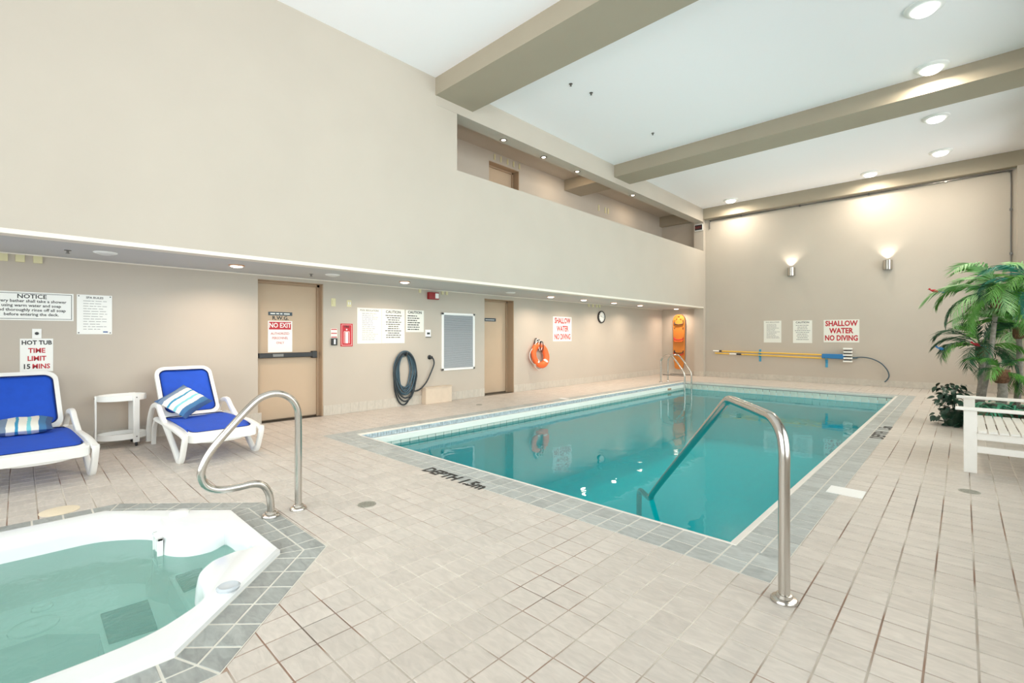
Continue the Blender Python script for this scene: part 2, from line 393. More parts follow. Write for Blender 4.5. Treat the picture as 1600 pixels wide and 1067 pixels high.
# ------------------------------------------------------------------ floor: slab, tiles, tub border, pool border
def octa(c, a):
    h = a*math.tan(pi/8)
    return [(c[0]+x, c[1]+y) for x, y in ((a, -h), (a, h), (h, a), (-h, a), (-a, h), (-a, -h), (-h, -a), (h, -a))]
OO = octa(HC, HO); OI = octa(HC, HI)
bz = -.0035
slab = MB().prism([(XW, YB), (XR+.1, YB), (XR+.1, YF), (XW, YF)], -.12, bz,
                  holes=[[(PX0, PY0), (PX0, PY1), (PX1, PY1), (PX1, PY0)], OI[::-1]])
floor = slab.build('floor', 'grout', smooth=False, kind='structure', origin=(0, 0, 0), label='beige square-tiled deck around the pool and hot tub', category='floor')
def proj(X, Y, Z=0):
    a = radians(YAW); d = -X*sin(a)+Y*cos(a); r = X*cos(a)+Y*sin(a)
    return (800+FPX*r/d, HZ-FPX*(Z-CAMZ)/d, d) if d > .2 else (9e9, 9e9, d)
G = .0037   # half grout
def tile_geo(b, poly, z1=0.0, ch=.0022, z0=bz-.002):
    n = len(poly); cx = sum(p[0] for p in poly)/n; cy = sum(p[1] for p in poly)/n
    top = []
    for p in poly:
        d = Vector((cx-p[0], cy-p[1])); d.normalize(); top.append((p[0]+d.x*ch*1.3, p[1]+d.y*ch*1.3, z1))
    b.add([(p[0], p[1], z0) for p in poly]+[(p[0], p[1], z1-.0012) for p in poly]+top,
          [tuple(2*n+i for i in range(n))]+[(i, (i+1) % n, n+(i+1) % n, n+i) for i in range(n)]+[(n+i, n+(i+1) % n, 2*n+(i+1) % n, 2*n+i) for i in range(n)])
def clip(poly, nx, ny, d):     # keep n.p >= d
    out = []
    for i in range(len(poly)):
        a, b = poly[i], poly[(i+1) % len(poly)]; fa = a[0]*nx+a[1]*ny-d; fb = b[0]*nx+b[1]*ny-d
        if fa >= 0: out.append(a)
        if fa*fb < 0: t = fa/(fa-fb); out.append((a[0]+(b[0]-a[0])*t, a[1]+(b[1]-a[1])*t))
    return out
GX, GY = -.743, 1.674
BX0, BX1, BY0, BY1 = PX0-.33, GX, GY+7*T, PY1+.33     # outside of the grey pool border
cells = []
ix0 = int((XW-GX)/T)-1; ix1 = int((XR-GX)/T)+1; iy0 = int((YB-GY)/T)-1; iy1 = int((YF-GY)/T)+1
for i in range(ix0, ix1+1):
    for j in range(iy0, iy1+1):
        x0, y0 = GX+i*T, GY+j*T
        q = [max(x0+G, XW+.002), min(x0+T-G, XR-.002), max(y0+G, YB+.002), min(y0+T-G, YF-.002)]
        cx, cy = x0+T/2, y0+T/2
        if BX0 < cx < BX1 and BY0 < cy < BY1: continue
        if q[1]-q[0] < .01 or q[3]-q[2] < .01: continue
        # pieces cut against the border's outline
        if q[0] < BX0 < q[1] and BY0 < cy < BY1: q[1] = BX0-G
        poly = [(q[0], q[2]), (q[1], q[2]), (q[1], q[3]), (q[0], q[3])]
        best = None
        for k in range(8):
            an = k*pi/4; nx, ny = cos(an), sin(an); s_ = (cx-HC[0])*nx+(cy-HC[1])*ny-HO
            if best is None or s_ > best[0]: best = (s_, nx, ny)
        if best[0] < .13:
            poly = clip(poly, best[1], best[2], HC[0]*best[1]+HC[1]*best[2]+HO+G)
            if len(poly) < 3: continue
            ar = abs(sum(poly[a][0]*poly[(a+1) % len(poly)][1]-poly[(a+1) % len(poly)][0]*poly[a][1] for a in range(len(poly))))/2
            if ar < .0006: continue
        u, v, d = proj(cx, cy)
        vis = -40 < u < 1640 and v < 1110
        cells.append((d if vis else 1e6, poly))
cells.sort(key=lambda c: c[0])
full = {}
rest = MB()
for k, (d, poly) in enumerate(cells):
    if k < 300 and d < 1e5:
        w_ = (poly[1][0]-poly[0][0], poly[2][1]-poly[1][1]) if len(poly) == 4 else None
        if w_ and abs(w_[0]-(T-2*G)) < 1e-6 and abs(w_[1]-(T-2*G)) < 1e-6 and abs(poly[0][1]-poly[1][1]) < 1e-9:
            if 'm' not in full:
                b = MB(); h = T/2-G; tile_geo(b, [(-h, -h), (h, -h), (h, h), (-h, h)])
                full['m'] = b.build('tile', 'tile', floor, smooth=False).data
                bpy.data.objects.remove([o for o in bpy.data.objects if o.data == full['m']][0])
            o = bpy.data.objects.new('tile', full['m']); COL.objects.link(o); o.parent = floor
            o.location = ((poly[0][0]+poly[2][0])/2, (poly[0][1]+poly[2][1])/2, random.uniform(-.0004, .0004))
        else:
            b = MB(); tile_geo(b, poly); b.build('tile', 'tile', floor, smooth=False)
    else: tile_geo(rest, poly)
rest.build('tile_field', 'tile', floor, smooth=False, kind='stuff')

# grey border round the pool: two courses, each tile a piece
pb_ = thing('trim_3', (PX1, PY0, 0), 'grey slate-look tile border around the swimming pool', 'border', kind='structure')
ptiles = []
def course(x0, x1, y0, y1):
    g_ = .005; ptiles.append([(x0+g_, y0+g_), (x1-g_, y0+g_), (x1-g_, y1-g_), (x0+g_, y1-g_)])
cw = .035
nfront = int(round((PX1-BX0)/T))
xs = [BX1-k*T for k in range(0, 40) if BX1-k*T > BX0+.05]+[BX0]
ysn = [BY0, BY0+T, PY0-cw*.5]
for a in range(len(xs)-1):
    for r_ in range(2): course(xs[a+1], xs[a], ysn[r_], ysn[r_+1])
ysr = [PY0-cw]+[BY0+k*T for k in range(2, 80) if BY0+k*T > PY0+.03 and BY0+k*T < BY1-.05]+[BY1]
xr = [PX1+cw, PX1+cw+(BX1-PX1-cw)/2, BX1]; xl = [BX0, BX0+T, PX0-.012]
for a in range(len(ysr)-1):
    for r_ in range(2):
        course(xr[r_], xr[r_+1], ysr[a], ysr[a+1]); course(xl[r_], xl[r_+1], ysr[a], ysr[a+1])
xf = [x_ for x_ in xs if PX0 < x_ < PX1]; xf = [PX1+cw]+xf+[PX0-.012]
for a in range(len(xf)-1):
    for r_ in range(2): course(xf[a+1], xf[a], PY1+cw+r_*(BY1-PY1-cw)/2, PY1+cw+(r_+1)*(BY1-PY1-cw)/2)
ptiles = [p for p in ptiles if p[1][0]-p[0][0] > .01 and p[2][1]-p[1][1] > .01]
ptiles.sort(key=lambda p: proj((p[0][0]+p[1][0])/2, p[0][1])[2])
rest = MB()
for k, p in enumerate(ptiles):
    if k < 290:
        b = MB(); tile_geo(b, p); b.build('tile', 'greytile', pb_, smooth=False)
    else: tile_geo(rest, p)
rest.build('tile_field', 'greytile', pb_, smooth=False, kind='stuff')
e = MB().box(PX0, PX1+cw, PY0-cw*.5, PY0+.006, -.05, .001).box(PX1-.006, PX1+cw, PY0, PY1, -.05, .001).box(PX0, PX1+cw, PY1-.006, PY1+cw, -.05, .001)
e.build('coping_edge', 'coping', pb_, smooth=False, bevel=.004)
MB().prism([(BX0, BY0-G), (BX1, BY0-G), (BX1, BY1), (BX0, BY1)], -.05, -.0024, holes=[[(PX0, PY0), (PX0, PY1), (PX1, PY1), (PX1, PY0)]]).build('grout_bed', 'grout_lt', pb_, smooth=False)

# pool basin
PD = -1.55
pool = MB().box(PX0-.2, PX1+.2, PY0-.2, PY1+.2, PD-.15, PD)
for q in ((PX0-.2, PX0, PY0-.2, PY1+.2), (PX1, PX1+.2, PY0-.2, PY1+.2), (PX0, PX1, PY0-.2, PY0), (PX0, PX1, PY1, PY1+.2)): pool.box(*q, PD, -.125)
pool = pool.build('pool_basin', 'poolplaster', smooth=False, kind='structure', origin=((PX0+PX1)/2, (PY0+PY1)/2, PD), label='rectangular pool basin of pale plaster with turquoise water', category='pool')
for k, (s_, z_) in enumerate(((.75, -.42), (1.1, -.72), (1.45, -1.02), (1.8, -1.3))):
    MB().prism([(PX1+.01, PY0-.01), (PX1+.01, PY0+s_), (PX1-s_, PY0-.01)][::1], PD-.01, z_).build('step', 'poolplaster', pool, smooth=False, bevel=.015)
# left side of the pool: mosaic strip, white gutter lip, waterline tiles
MB().box(PX0-.1, PX0, PY0, PY1, -.2, .001).build('rim_wall', 'white_band', pool, smooth=False)
mos = MB(); y = PY0
while y < PY1-.02:
    for r_ in range(2): mos.box(PX0-.001, PX0+.004, y+.002, y+.04, -.030-r_*.030, -.003-r_*.030)
    y += .043
mos.build('mosaic_strip', 'mosaic', pool, smooth=False, kind='stuff')
MB().box(PX0, PX0+.03, PY0, PY1, -.155, -.063).build('gutter_lip', 'white_band', pool, smooth=False, bevel=.008)
t0 = MB().box(-.004, .004, .004, .149, -.13, 0).build('tile', 'pale_tile', pool, smooth=False); tm = t0.data; bpy.data.objects.remove(t0)
for v in tm.vertices: v.co += wloc(pool)
def ptile(loc, rz):
    o = bpy.data.objects.new('tile', tm); COL.objects.link(o); o.parent = pool; o.location = Vector(loc)-wloc(pool); o.rotation_euler.z = rz
n = int((PY1-PY0)/.153)
for k in range(n): ptile((PX0+.004, PY0+k*(PY1-PY0)/n, -.158), 0)
n = int((PX1-PX0)/.153)
for k in range(n): ptile((PX0+(k+1)*(PX1-PX0)/n, PY1-.004, -.06), pi/2)
MB().box(PX0, PX1, PY1-.012, PY1, -.058, -.05).build('coping_shadow_strip', 'vent_dk', pool, smooth=False)  # dark strip painted in for the shade under the coping overhang
b = MB(); nx_, ny_ = 2, 2
b.add([(PX0, PY0, WATER), (PX1, PY0, WATER), (PX1, PY1, WATER), (PX0, PY1, WATER)], [(0, 1, 2, 3)])
b.build('pool_water', 'water', kind='stuff', smooth=False, label='turquoise pool water with soft reflections of the hall', category='water')
# skimmer flap and underwater lamps
MB().box(PX0+.03, PX0+.045, 12.15, 12.33, -.15, -.10).build('skimmer_flap', 'copper', pool, smooth=False)

# ------------------------------------------------------------------ hot tub border
tb = thing('trim_4', (HC[0], HC[1], 0), 'grey slate tile border around the hot tub', 'border', kind='structure')
GT = .0055
for k in range(8):
    o0, o1, i0, i1 = Vector(OO[k]), Vector(OO[(k+1) % 8]), Vector(OI[k]), Vector(OI[(k+1) % 8])
    m0, m1 = (o0+i0)/2, (o1+i1)/2
    for (A, B_, C_, D_) in ((o0, o1, i0, i1), ):
        ax = (o1-o0).normalized(); nr = Vector((ax.y, -ax.x)); L_ = (o1-o0).length; w_ = (HO-HI)/2
        n = 7
        for r_ in range(2):
            # trapezoid course in local (s, t): t outward distance from the outer edge
            t0_, t1_ = r_*w_+GT, (r_+1)*w_-GT
            tn = math.tan(pi/8)
            for j in range(n):
                s0 = j*L_/n+(GT if j else 0); s1 = (j+1)*L_/n-(GT if j < n-1 else 0)
                poly = [(s0, t0_), (s1, t0_), (s1, t1_), (s0, t1_)]
                poly = clip(poly, cos(pi/8), -sin(pi/8), GT); poly = clip(poly, -cos(pi/8), -sin(pi/8), -L_*cos(pi/8)+GT)
                if len(poly) < 3: continue
                pts = [tuple(o0+ax*p[0]-nr*p[1]) for p in poly]
                ar = sum(pts[a][0]*pts[(a+1) % len(pts)][1]-pts[(a+1) % len(pts)][0]*pts[a][1] for a in range(len(pts)))
                if abs(ar) < .0008: continue
                if ar < 0: pts = pts[::-1]
                b = MB(); tile_geo(b, pts); b.build('tile', 'greytile2', tb, smooth=False)

MB().prism(OO, -.05, -.0022, holes=[OI[::-1]]).build('grout_bed', 'grout_lt', tb, smooth=False)
# hot tub shell
top = [(-3.66, 1.0), (-3.63, .88), (-3.655, .77), (-3.75, .69), (-3.89, .645), (-4.02, .655), (-4.13, .655),
       (-4.27, .53), (-4.37, .36), (-4.385, 0.1), (-4.385, -.28), (-4.30, -.50), (-4.02, -.80), (-3.80, -.92), (-3.46, -.95),
       (-3.12, -.92), (-2.90, -.80), (-2.66, -.54), (-2.56, -.28), (-2.53, .05), (-2.55, .35), (-2.63, .52), (-2.72, .62), (-2.85, .655), (-2.99, .667),
       (-3.06, .70), (-3.13, .77), (-3.165, .89), (-3.19, 1.0)]
top = [(p.x, p.y) for p in smoothpath([(x_, y_, 0) for x_, y_ in top], 4, closed=True)]
def offs(poly, d):
    m = len(poly); out = []
    for i in range(m):
        a, b_, c_ = (Vector(poly[k % m]) for k in (i-1, i, i+1)); t_ = (c_-a).normalized(); n_ = Vector((-t_.y, t_.x)); out.append(tuple(b_+n_*d))
    return out
ar = sum(top[i][0]*top[(i+1) % len(top)][1]-top[(i+1) % len(top)][0]*top[i][1] for i in range(len(top)))
if ar < 0: top = top[::-1]
tub = MB()
rings = [(octa(HC, HI), -.05), (octa(HC, HI), .02), (octa(HC, HI-.015), .035)]
o_ = 0
vs = []; fs = []
for poly, z in rings: vs += [(p[0], p[1], z) for p in poly]
for r_ in range(2):
    for i in range(8): fs.append((r_*8+i, r_*8+(i+1) % 8, (r_+1)*8+(i+1) % 8, (r_+1)*8+i))
lip = offs(top, -.03)
flat = rings[2][0]+lip
tris = tessellate_polygon([[Vector((p[0], p[1], 0)) for p in rings[2][0]], [Vector((p[0], p[1], 0)) for p in lip]])
k0 = len(vs); vs += [(p[0], p[1], .035) for p in lip]
mp_ = lambda i: 16+i if i < 8 else k0+i-8
for t_ in tris:
    A, B_, C_ = (Vector(flat[i]) for i in t_)
    tt = t_ if (B_-A).cross(C_-A) > 0 else t_[::-1]
    fs.append(tuple(mp_(i) for i in tt))
m_ = len(lip)
prof = [(-.02, .032), (-.008, .022), (0, .005), (.01, -.05), (.03, -.34), (.06, -.40)]
prev = k0
for d_, z_ in prof:
    k1 = len(vs); vs += [(p[0], p[1], z_) for p in offs(top, d_)]
    for i in range(m_): fs.append((prev+i, prev+(i+1) % m_, k1+(i+1) % m_, k1+i))
    prev = k1
tub.add(vs, fs)
# seat ring and footwell
well = [(p[0], p[1]) for p in octa((HC[0], HC[1]-.02), .36)]
tub_o = tub.build('hot_tub', 'shell', origin=(HC[0], HC[1], 0), label='white octagonal hot tub sunk in the tiled deck', category='hot tub')
st = MB().prism(offs(top, .055)[::1], -.46, -.40, holes=[well[::-1]]).build('bench_seat', 'shell', tub_o)
MB().prism(octa((HC[0], HC[1]-.02), .37), -.84, -.78).build('footwell_floor', 'shell', tub_o)
ww = MB(); n8 = 8
a_, b_ = octa((HC[0], HC[1]-.02), .36), octa((HC[0], HC[1]-.02), .33)
ww.add([(p[0], p[1], -.43) for p in a_]+[(p[0], p[1], -.80) for p in b_], [(i, i+8, (i+1) % 8+8, (i+1) % 8) for i in range(8)])
ww.build('footwell_wall', 'shell', tub_o)
# moulded details
RXZ = Matrix.Rotation(0, 3, 'Z')
MB().lathe([(.0, .0), (.05, .0), (.055, .012), (.045, .02), (.03, .016), (.0, .016)], (-2.70, .735, .035), 20, caps=False).build('air_valve', 'valve_grey', tub_o)
MB().lathe([(.0, .0), (.06, .0), (.06, .012), (.05, .018), (.0, .018)], (-4.10, .80, .035), 20, caps=False).build('jet_dial', 'white', tub_o)
MB().box(-3.93, -3.83, .66, .70, -.03, .02).build('cap', 'white', tub_o, bevel=.01)
sk = MB().box(-3.945, -3.93, .62, .652, -.17, .0).box(-3.80, -3.785, .62, .652, -.17, .0).box(-3.945, -3.785, .62, .652, -.02, .0).box(-3.945, -3.785, .62, .652, -.19, -.17).build('skimmer_frame', 'white', tub_o, bevel=.004)
MB().box(-3.93, -3.80, .64, .655, -.17, -.02).build('skimmer_mouth', 'rubber', tub_o)
MB().prism([(-3.70, .66), (-3.10, .66), (-3.15, 1.02), (-3.69, 1.02)], -.41, -.215).build('entry_step', 'shell', tub_o, bevel=.02)
for c_, r_ in (((-3.96, .06, -.399), .11), ((-4.2, .1, -.399), .05), ((-3.5, -.2, -.78), .1)):
    MB().lathe([(r_, 0), (r_, .012), (r_*.8, .02), (r_*.3, .02), (0, .014)], c_, 24, caps=False).build('suction_cover', 'shell', tub_o)
for nm, q, z_ in (('dark grip mat on the wide seat of the hot tub', [(-3.83, .345), (-3.44, .345), (-3.41, .56), (-3.82, .575)], -.399), ('small dark grip mat on the hot tub entry step', [(-3.61, .685), (-3.37, .68), (-3.40, .80), (-3.62, .83)], -.215)):
    b = MB().prism(q, z_, z_+.008)
    for k in range(10):
        a, c = (k+.15)/10, (k+.85)/10; p = [Vector(v) for v in q]
        b.prism([tuple(p[0].lerp(p[1], a)), tuple(p[0].lerp(p[1], c)), tuple(p[3].lerp(p[2], c)), tuple(p[3].lerp(p[2], a))], z_+.008, z_+.016)
    b.build('grip_mat', 'mat_dark', smooth=False, label=nm, category='mat')
wat = offs(top, .006)
b = MB(); b.v = [(p[0], p[1], -.115) for p in wat]
b.f = [tuple(t_ if (Vector(wat[t_[1]])-Vector(wat[t_[0]])).cross(Vector(wat[t_[2]])-Vector(wat[t_[0]])) > 0 else t_[::-1]) for t_ in tessellate_polygon([[Vector((p[0], p[1], 0)) for p in wat]])]
b.build('hot_tub_water', 'tubwater', smooth=False, kind='stuff', label='pale green water in the hot tub', category='water')

# ------------------------------------------------------------------ baseboards: one row of tiles along the walls
def base_row(name, p0, p1, nrm, h=.17, skip=()):
    p0, p1 = Vector(p0), Vector(p1); d = p1-p0; L_ = d.length; d.normalize(); nrm = Vector(nrm)
    root = thing(name, (p0.x, p0.y, 0), None, None, kind='structure')
    b = MB(); s = 0; k = 0; back = MB()
    while s < L_-.02:
        e = min(s+T, L_)
        a, c = p0+d*(s+.0012), p0+d*(e-.0012)
        yy = (a.y+c.y)/2
        if not any(q[0] < yy < q[1] for q in skip):
            i_ = nrm*.009
            pts = [a, c, c+i_, a+i_]
            b.add([(p.x, p.y, 0.002) for p in pts]+[(p.x, p.y, h) for p in pts], [(0, 3, 2, 1), (4, 5, 6, 7), (0, 1, 5, 4), (1, 2, 6, 5), (2, 3, 7, 6), (3, 0, 4, 7)])
        s = e
    b.build('tile_row', 'basetile', root, smooth=False, kind='stuff')
M['basetile'] = tile_mat('baseboard_tile', s2l(200, 193, 182), .03, .1)
base_row('baseboard_left', (XW, YB, 0), (XW, YF, 0), (1, 0, 0), skip=((D1[0], D1[1]), (D2[0], D2[1])))
base_row('baseboard_far', (XB, YF, 0), (.88, YF, 0), (0, -1, 0))
base_row('baseboard_far_left', (XW, YF, 0), (-6.43, YF, 0), (0, -1, 0))
base_row('baseboard_pilaster', (-6.43, 15.44, 0), (XB, 15.44, 0), (0, -1, 0))

# ------------------------------------------------------------------ rails
def flange(b, x, y, z=0, r=.062):
    b.lathe([(r, 0), (r, .008), (r*.9, .016), (r*.62, .02), (r*.58, .034), (.03, .036)], (x, y, z), 28)
t = thing('grab_rail', (-.645, 2.64, 0), 'tall curved steel handrail leaning into the near corner of the pool', 'handrail')
dg = Vector((-.7071, .7071, 0)); fp = Vector((-.645, 2.64, 0))
sz = [(0, 0), (0, .3), (0, .62), (.0, .74), (.025, .83), (.10, .892), (.2, .906), (.4, .920), (.55, .928), (.60, .912), (.64, .885), (1.2, .48), (1.75, .08), (2.04, -.14), (2.09, -.19), (2.16, -.225), (2.40, -.24), (2.46, -.27), (2.48, -.34), (2.48, -.8), (2.48, -1.54)]
path = [fp+dg*s_+Vector((0, 0, z_)) for s_, z_ in sz]
MB().sweep(smoothpath(path, 6), .0265, n=18).build('rail', 'steel', t)
b = MB(); flange(b, -.645, 2.64); b.build('floor_flange', 'steel', t)
t = thing('grab_rail', (-3.673, 1.475, 0), 'looped steel handrail standing at the hot tub edge', 'handrail')
yz = [(1.475, 0), (1.475, .35), (1.475, .68), (1.462, .78), (1.41, .855), (1.325, .895), (1.235, .885), (1.155, .835), (1.0, .67), (.90, .55), (.85, .455), (.84, .38), (.875, .305), (.95, .268), (1.06, .262), (1.16, .262), (1.225, .235), (1.263, .17), (1.276, .09), (1.276, 0)]
MB().sweep(smoothpath([(-3.673, a, c) for a, c in yz], 6), .0255, n=18).build('rail', 'steel', t)
for yy in (1.475, 1.276):
    b = MB(); flange(b, -3.673, yy); b.build('floor_flange', 'steel', t)
t = thing('pool_ladder', (-6.26, 12.95, 0), 'steel ladder with two arched rails at the far left pool corner', 'ladder')
for yy in (12.72, 13.17):
    pts = [(-6.26, 0), (-6.26, .55), (-6.24, .66), (-6.16, .745), (-6.05, .78), (-5.93, .76), (-5.8, .62), (-5.62, .37), (-5.57, .26), (-5.56, .1), (-5.56, -.5), (-5.56, -1.3)]
    MB().sweep(smoothpath([(a, yy, c) for a, c in pts], 5), .022, n=14).build('side_rail', 'steel', t)
    b = MB(); flange(b, -6.26, yy, r=.05); b.build('floor_flange', 'steel', t)
for z_ in (-.3, -.6, -.9): MB().box(-5.64, -5.55, 12.73, 13.16, z_-.015, z_+.015).build('tread', 'white', t, bevel=.006)
MB().sweep([(-6.2, 12.72, .22), (-5.57, 12.72, .22)], .012).build('cross_rod', 'steel_dk', t)
MB().sweep([(-6.2, 13.17, .22), (-5.57, 13.17, .22)], .012).build('cross_rod', 'steel_dk', t)

# ------------------------------------------------------------------ loungers
def lounger():
    t = thing('sun_lounger', (0, 0, 0), '', 'sun lounger', 'blue and white sun loungers by the hot tub')
    hw = .34
    def rr(x0, x1, w0, w1, r, n=6):   # rounded outline, local x then y
        pts = []
        for cx, cy, a0 in ((x1-r, w1-r, 0), (x0+r, w0-r, 90), (x0+r, -w0+r, 180), (x1-r, -w1+r, 270)):
            for k in range(n+1):
                a = radians(a0+90*k/n); pts.append((cx+r*cos(a), cy+r*sin(a)))
        return pts
    # seat frame and sling
    so, si = rr(-.42, .80, hw, hw, .09), rr(-.37, .725, hw-.042, hw-.042, .07)
    curve = lambda x_: .335-.05*max(0, (x_-.45)/.35)**2+.012*cos(x_*5)
    b = MB(); b.prism(so, -.035, .02, holes=[si[::-1]])
    b.v = [(x_, y_, z_+curve(x_)-(.03 if z_ < 0 and x_ > .6 else 0)) for x_, y_, z_ in b.v]
    b.build('seat_frame', 'white', t, bevel=.006)
    def sheet(poly, f, th, name, m, par, n=14):
        xs_ = [p[0] for p in poly]; b = MB(); x0, x1 = min(xs_), max(xs_); w = max(p[1] for p in poly)
        vs = []; fs = []
        r = .07
        for i in range(n+1):
            x_ = x0+(x1-x0)*i/n; e_ = min(x_-x0, x1-x_); ww_ = w if e_ > r else w-r+math.sqrt(max(0, r*r-(r-e_)**2))
            for j in range(9):
                y_ = -ww_+2*ww_*j/8; vs.append((x_, y_, f(x_)-.014*(1-(y_/w)**2)))
        for i in range(n):
            for j in range(8): q = i*9+j; fs.append((q, q+9, q+10, q+1))
        b.add(vs, fs); o = b.build(name, m, par)
        s_ = o.modifiers.new('thick', 'SOLIDIFY'); s_.thickness = th; s_.offset = 0
        return o
    sheet(rr(-.38, .735, hw-.034, hw-.034, .07), lambda x_: curve(x_)+.012, .008, 'seat_sling', 'blue', t)
    pip = MB().sweep([(p[0], p[1], curve(p[0])+.018) for p in rr(-.365, .72, hw-.046, hw-.046, .07)], .0055, n=6, closed=True)
    pip.build('piping', 'blue_edge', t)
    # back: hinge at x=-.38, tilted up
    a = radians(50); Rb = lambda p: (-.40-cos(a)*p[0]-sin(a)*p[2]*-1*-1, p[1], .35+sin(a)*p[0]-cos(a)*p[2]*-1)
    Rb = lambda p: (-.40-cos(a)*p[0]+sin(a)*p[2], p[1], .35+sin(a)*p[0]+cos(a)*p[2])
    b = MB(); bo, bi = rr(-.02, .71, hw-.03, hw-.03, .11), rr(.03, .665, hw-.07, hw-.07, .08); b.prism(bo, -.02, .025, holes=[bi[::-1]])
    b.v = [Rb((x_, y_, z_+.03*(x_/.7)**2)) for x_, y_, z_ in b.v]; b.build('back_frame', 'white', t, bevel=.007)
    o = sheet(rr(.02, .675, hw-.06, hw-.06, .07), lambda x_: .012+.03*(x_/.7)**2, .008, 'back_sling', 'blue', t)
    for v in o.data.vertices: v.co = Rb(v.co)
    MB().sweep([Rb((p[0], p[1], .02+.03*(p[0]/.7)**2)) for p in rr(.035, .66, hw-.075, hw-.075, .08)], .0055, n=6, closed=True).build('piping', 'blue_edge', t)
    for s_ in (-1, 1):
        yy = s_*(hw+.025)
        P = [(-.80, yy, .02), (-.78, yy, .16), (-.70, yy, .33), (-.58, yy, .45), (-.44, yy, .50), (-.30, yy, .50), (-.17, yy, .42), (.10, yy, .28), (.36, yy, .14), (.55, yy, .025), (.62, yy, .012), (.68, yy, .05), (.74, yy, .15), (.79, yy, .25), (.80, yy, .31)]
        MB().sweep(smoothpath(P, 4), .030, .026, n=12, power=.6, up=(0, 1, 0)).build('arm_and_leg', 'white', t)
        MB().sweep(smoothpath([(-.40, yy, .34), (0, yy, .33), (.45, yy, .325), (.80, yy, .285)], 5), .03, .018, n=10, power=.6).build('side_rail', 'white', t)
        MB().sweep(smoothpath([(-.66, yy*.93, .0), (-.62, yy*.93, .2), (-.50, yy*.93, .33)], 4), .025, n=10, power=.6).build('leg', 'white', t)
        MB().box(.56, .63, yy-.02, yy+.02, 0, .02).build('foot_pad', 'white', t, bevel=.004)
    MB().sweep(smoothpath([(.72, -.3, .27), (.76, -.15, .245), (.77, 0, .24), (.76, .15, .245), (.72, .3, .27)], 4), .05, .016, n=10, power=.7, up=(1, 0, 0)).build('front_apron', 'white', t)
    return t
l1 = lounger(); l1.location = (-6.52, 1.50, 0); l1.rotation_euler.z = radians(2)
tag(l1, 'blue and white sun lounger with the cushion propped diagonally against its back')
l2 = copy_tree(l1); l2.location = (-6.60, .06, 0); l2.rotation_euler.z = radians(5)
tag(l2, 'blue and white sun lounger at the left edge with a flat cushion')
def cushion(loc, rot, s, lab):
    b = MB(); n = 14; vs = []; fs = []
    for side in (1, -1):
        for i in range(n+1):
            for j in range(n+1):
                u, v = 2*i/n-1, 2*j/n-1
                h = max(0, (1-u**4))**.6*max(0, (1-v**4))**.6
                pin = 1-.07*(1-(abs(v))**2)*abs(u)**3; pin2 = 1-.07*(1-abs(u)**2)*abs(v)**3
                vs.append((u*s*pin, v*s*pin2, side*h*.06+.004*sin(9*u+5*v)*h))
        k = 0 if side == 1 else (n+1)**2
        for i in range(n):
            for j in range(n):
                q = k+i*(n+1)+j; f_ = (q, q+n+1, q+n+2, q+1); fs.append(f_ if side == 1 else f_[::-1])
    o = b.add(vs, fs).build('cushion', 'stripes', origin=(0, 0, 0), label=lab, category='cushion', group='striped lounger cushions')
    o.location = loc; o.rotation_euler = rot; return o
cushion((-6.92, 1.40, .56), (radians(0), radians(52), radians(-8)), .21, 'striped blue and white cushion leaning diagonally on the right-hand lounger')
bpy.data.objects['cushion'].rotation_mode = 'XYZ'
bpy.data.objects['cushion'].matrix_world = Matrix.Translation((-6.80, 1.38, .535)) @ Matrix.Rotation(radians(38), 4, 'Y') @ Matrix.Rotation(radians(38), 4, 'Z')
c2 = cushion((0, 0, 0), (0, 0, 0), .215, 'striped blue and white cushion lying flat on the lounger at the left edge')
c2.matrix_world = Matrix.Translation((-6.80, .03, .425)) @ Matrix.Rotation(radians(8), 4, 'Y') @ Matrix.Rotation(radians(88), 4, 'Z')

# serving trolley between the loungers
TX, TY = -7.36, .86
t = thing('trolley', (TX, TY, 0), 'small white two-tier trolley between the two loungers', 'trolley')
def oval(a, b_, n=40): return [(TX+a*cos(2*pi*k/n), TY+b_*sin(2*pi*k/n)) for k in range(n)]
for z_, nm in ((.55, 'top_tray'), (.09, 'bottom_tray')):
    MB().prism(oval(.18, .235), z_, z_+.065, holes=[oval(.165, .22)[::-1]]).prism(oval(.17, .225), z_+.012, z_+.024).build(nm, 'white', t)
for an in (-90, 28, 152):
    a = radians(an); px, py = TX+.188*cos(a), TY+.243*sin(a); tx = Matrix.Rotation(math.atan2(sin(a)/.235, cos(a)/.18), 3, 'Z')
    b = MB().box(-.009, .009, -.034, .034, .045, .617); b.v = [tuple(tx @ Vector(v)+Vector((px, py, 0))) for v in b.v]
    b.build('leg', 'white', t, bevel=.005)
    b = MB()
    for z_ in (.115, .585): b.lathe([(.007, 0), (.006, .003), (0, .004)], Vector((px, py, z_))+tx @ Vector((.009, 0, 0)), 8, R=tx @ Matrix.Rotation(pi/2, 3, 'Y'), caps=False)
    b.build('bolts', 'dark', t, kind='stuff')
    MB().lathe([(.006, -.012), (.02, -.012), (.024, 0), (.02, .012), (.006, .012)], (px, py, .024), 14, R=Matrix.Rotation(pi/2, 3, 'X')).build('castor', 'dark', t)

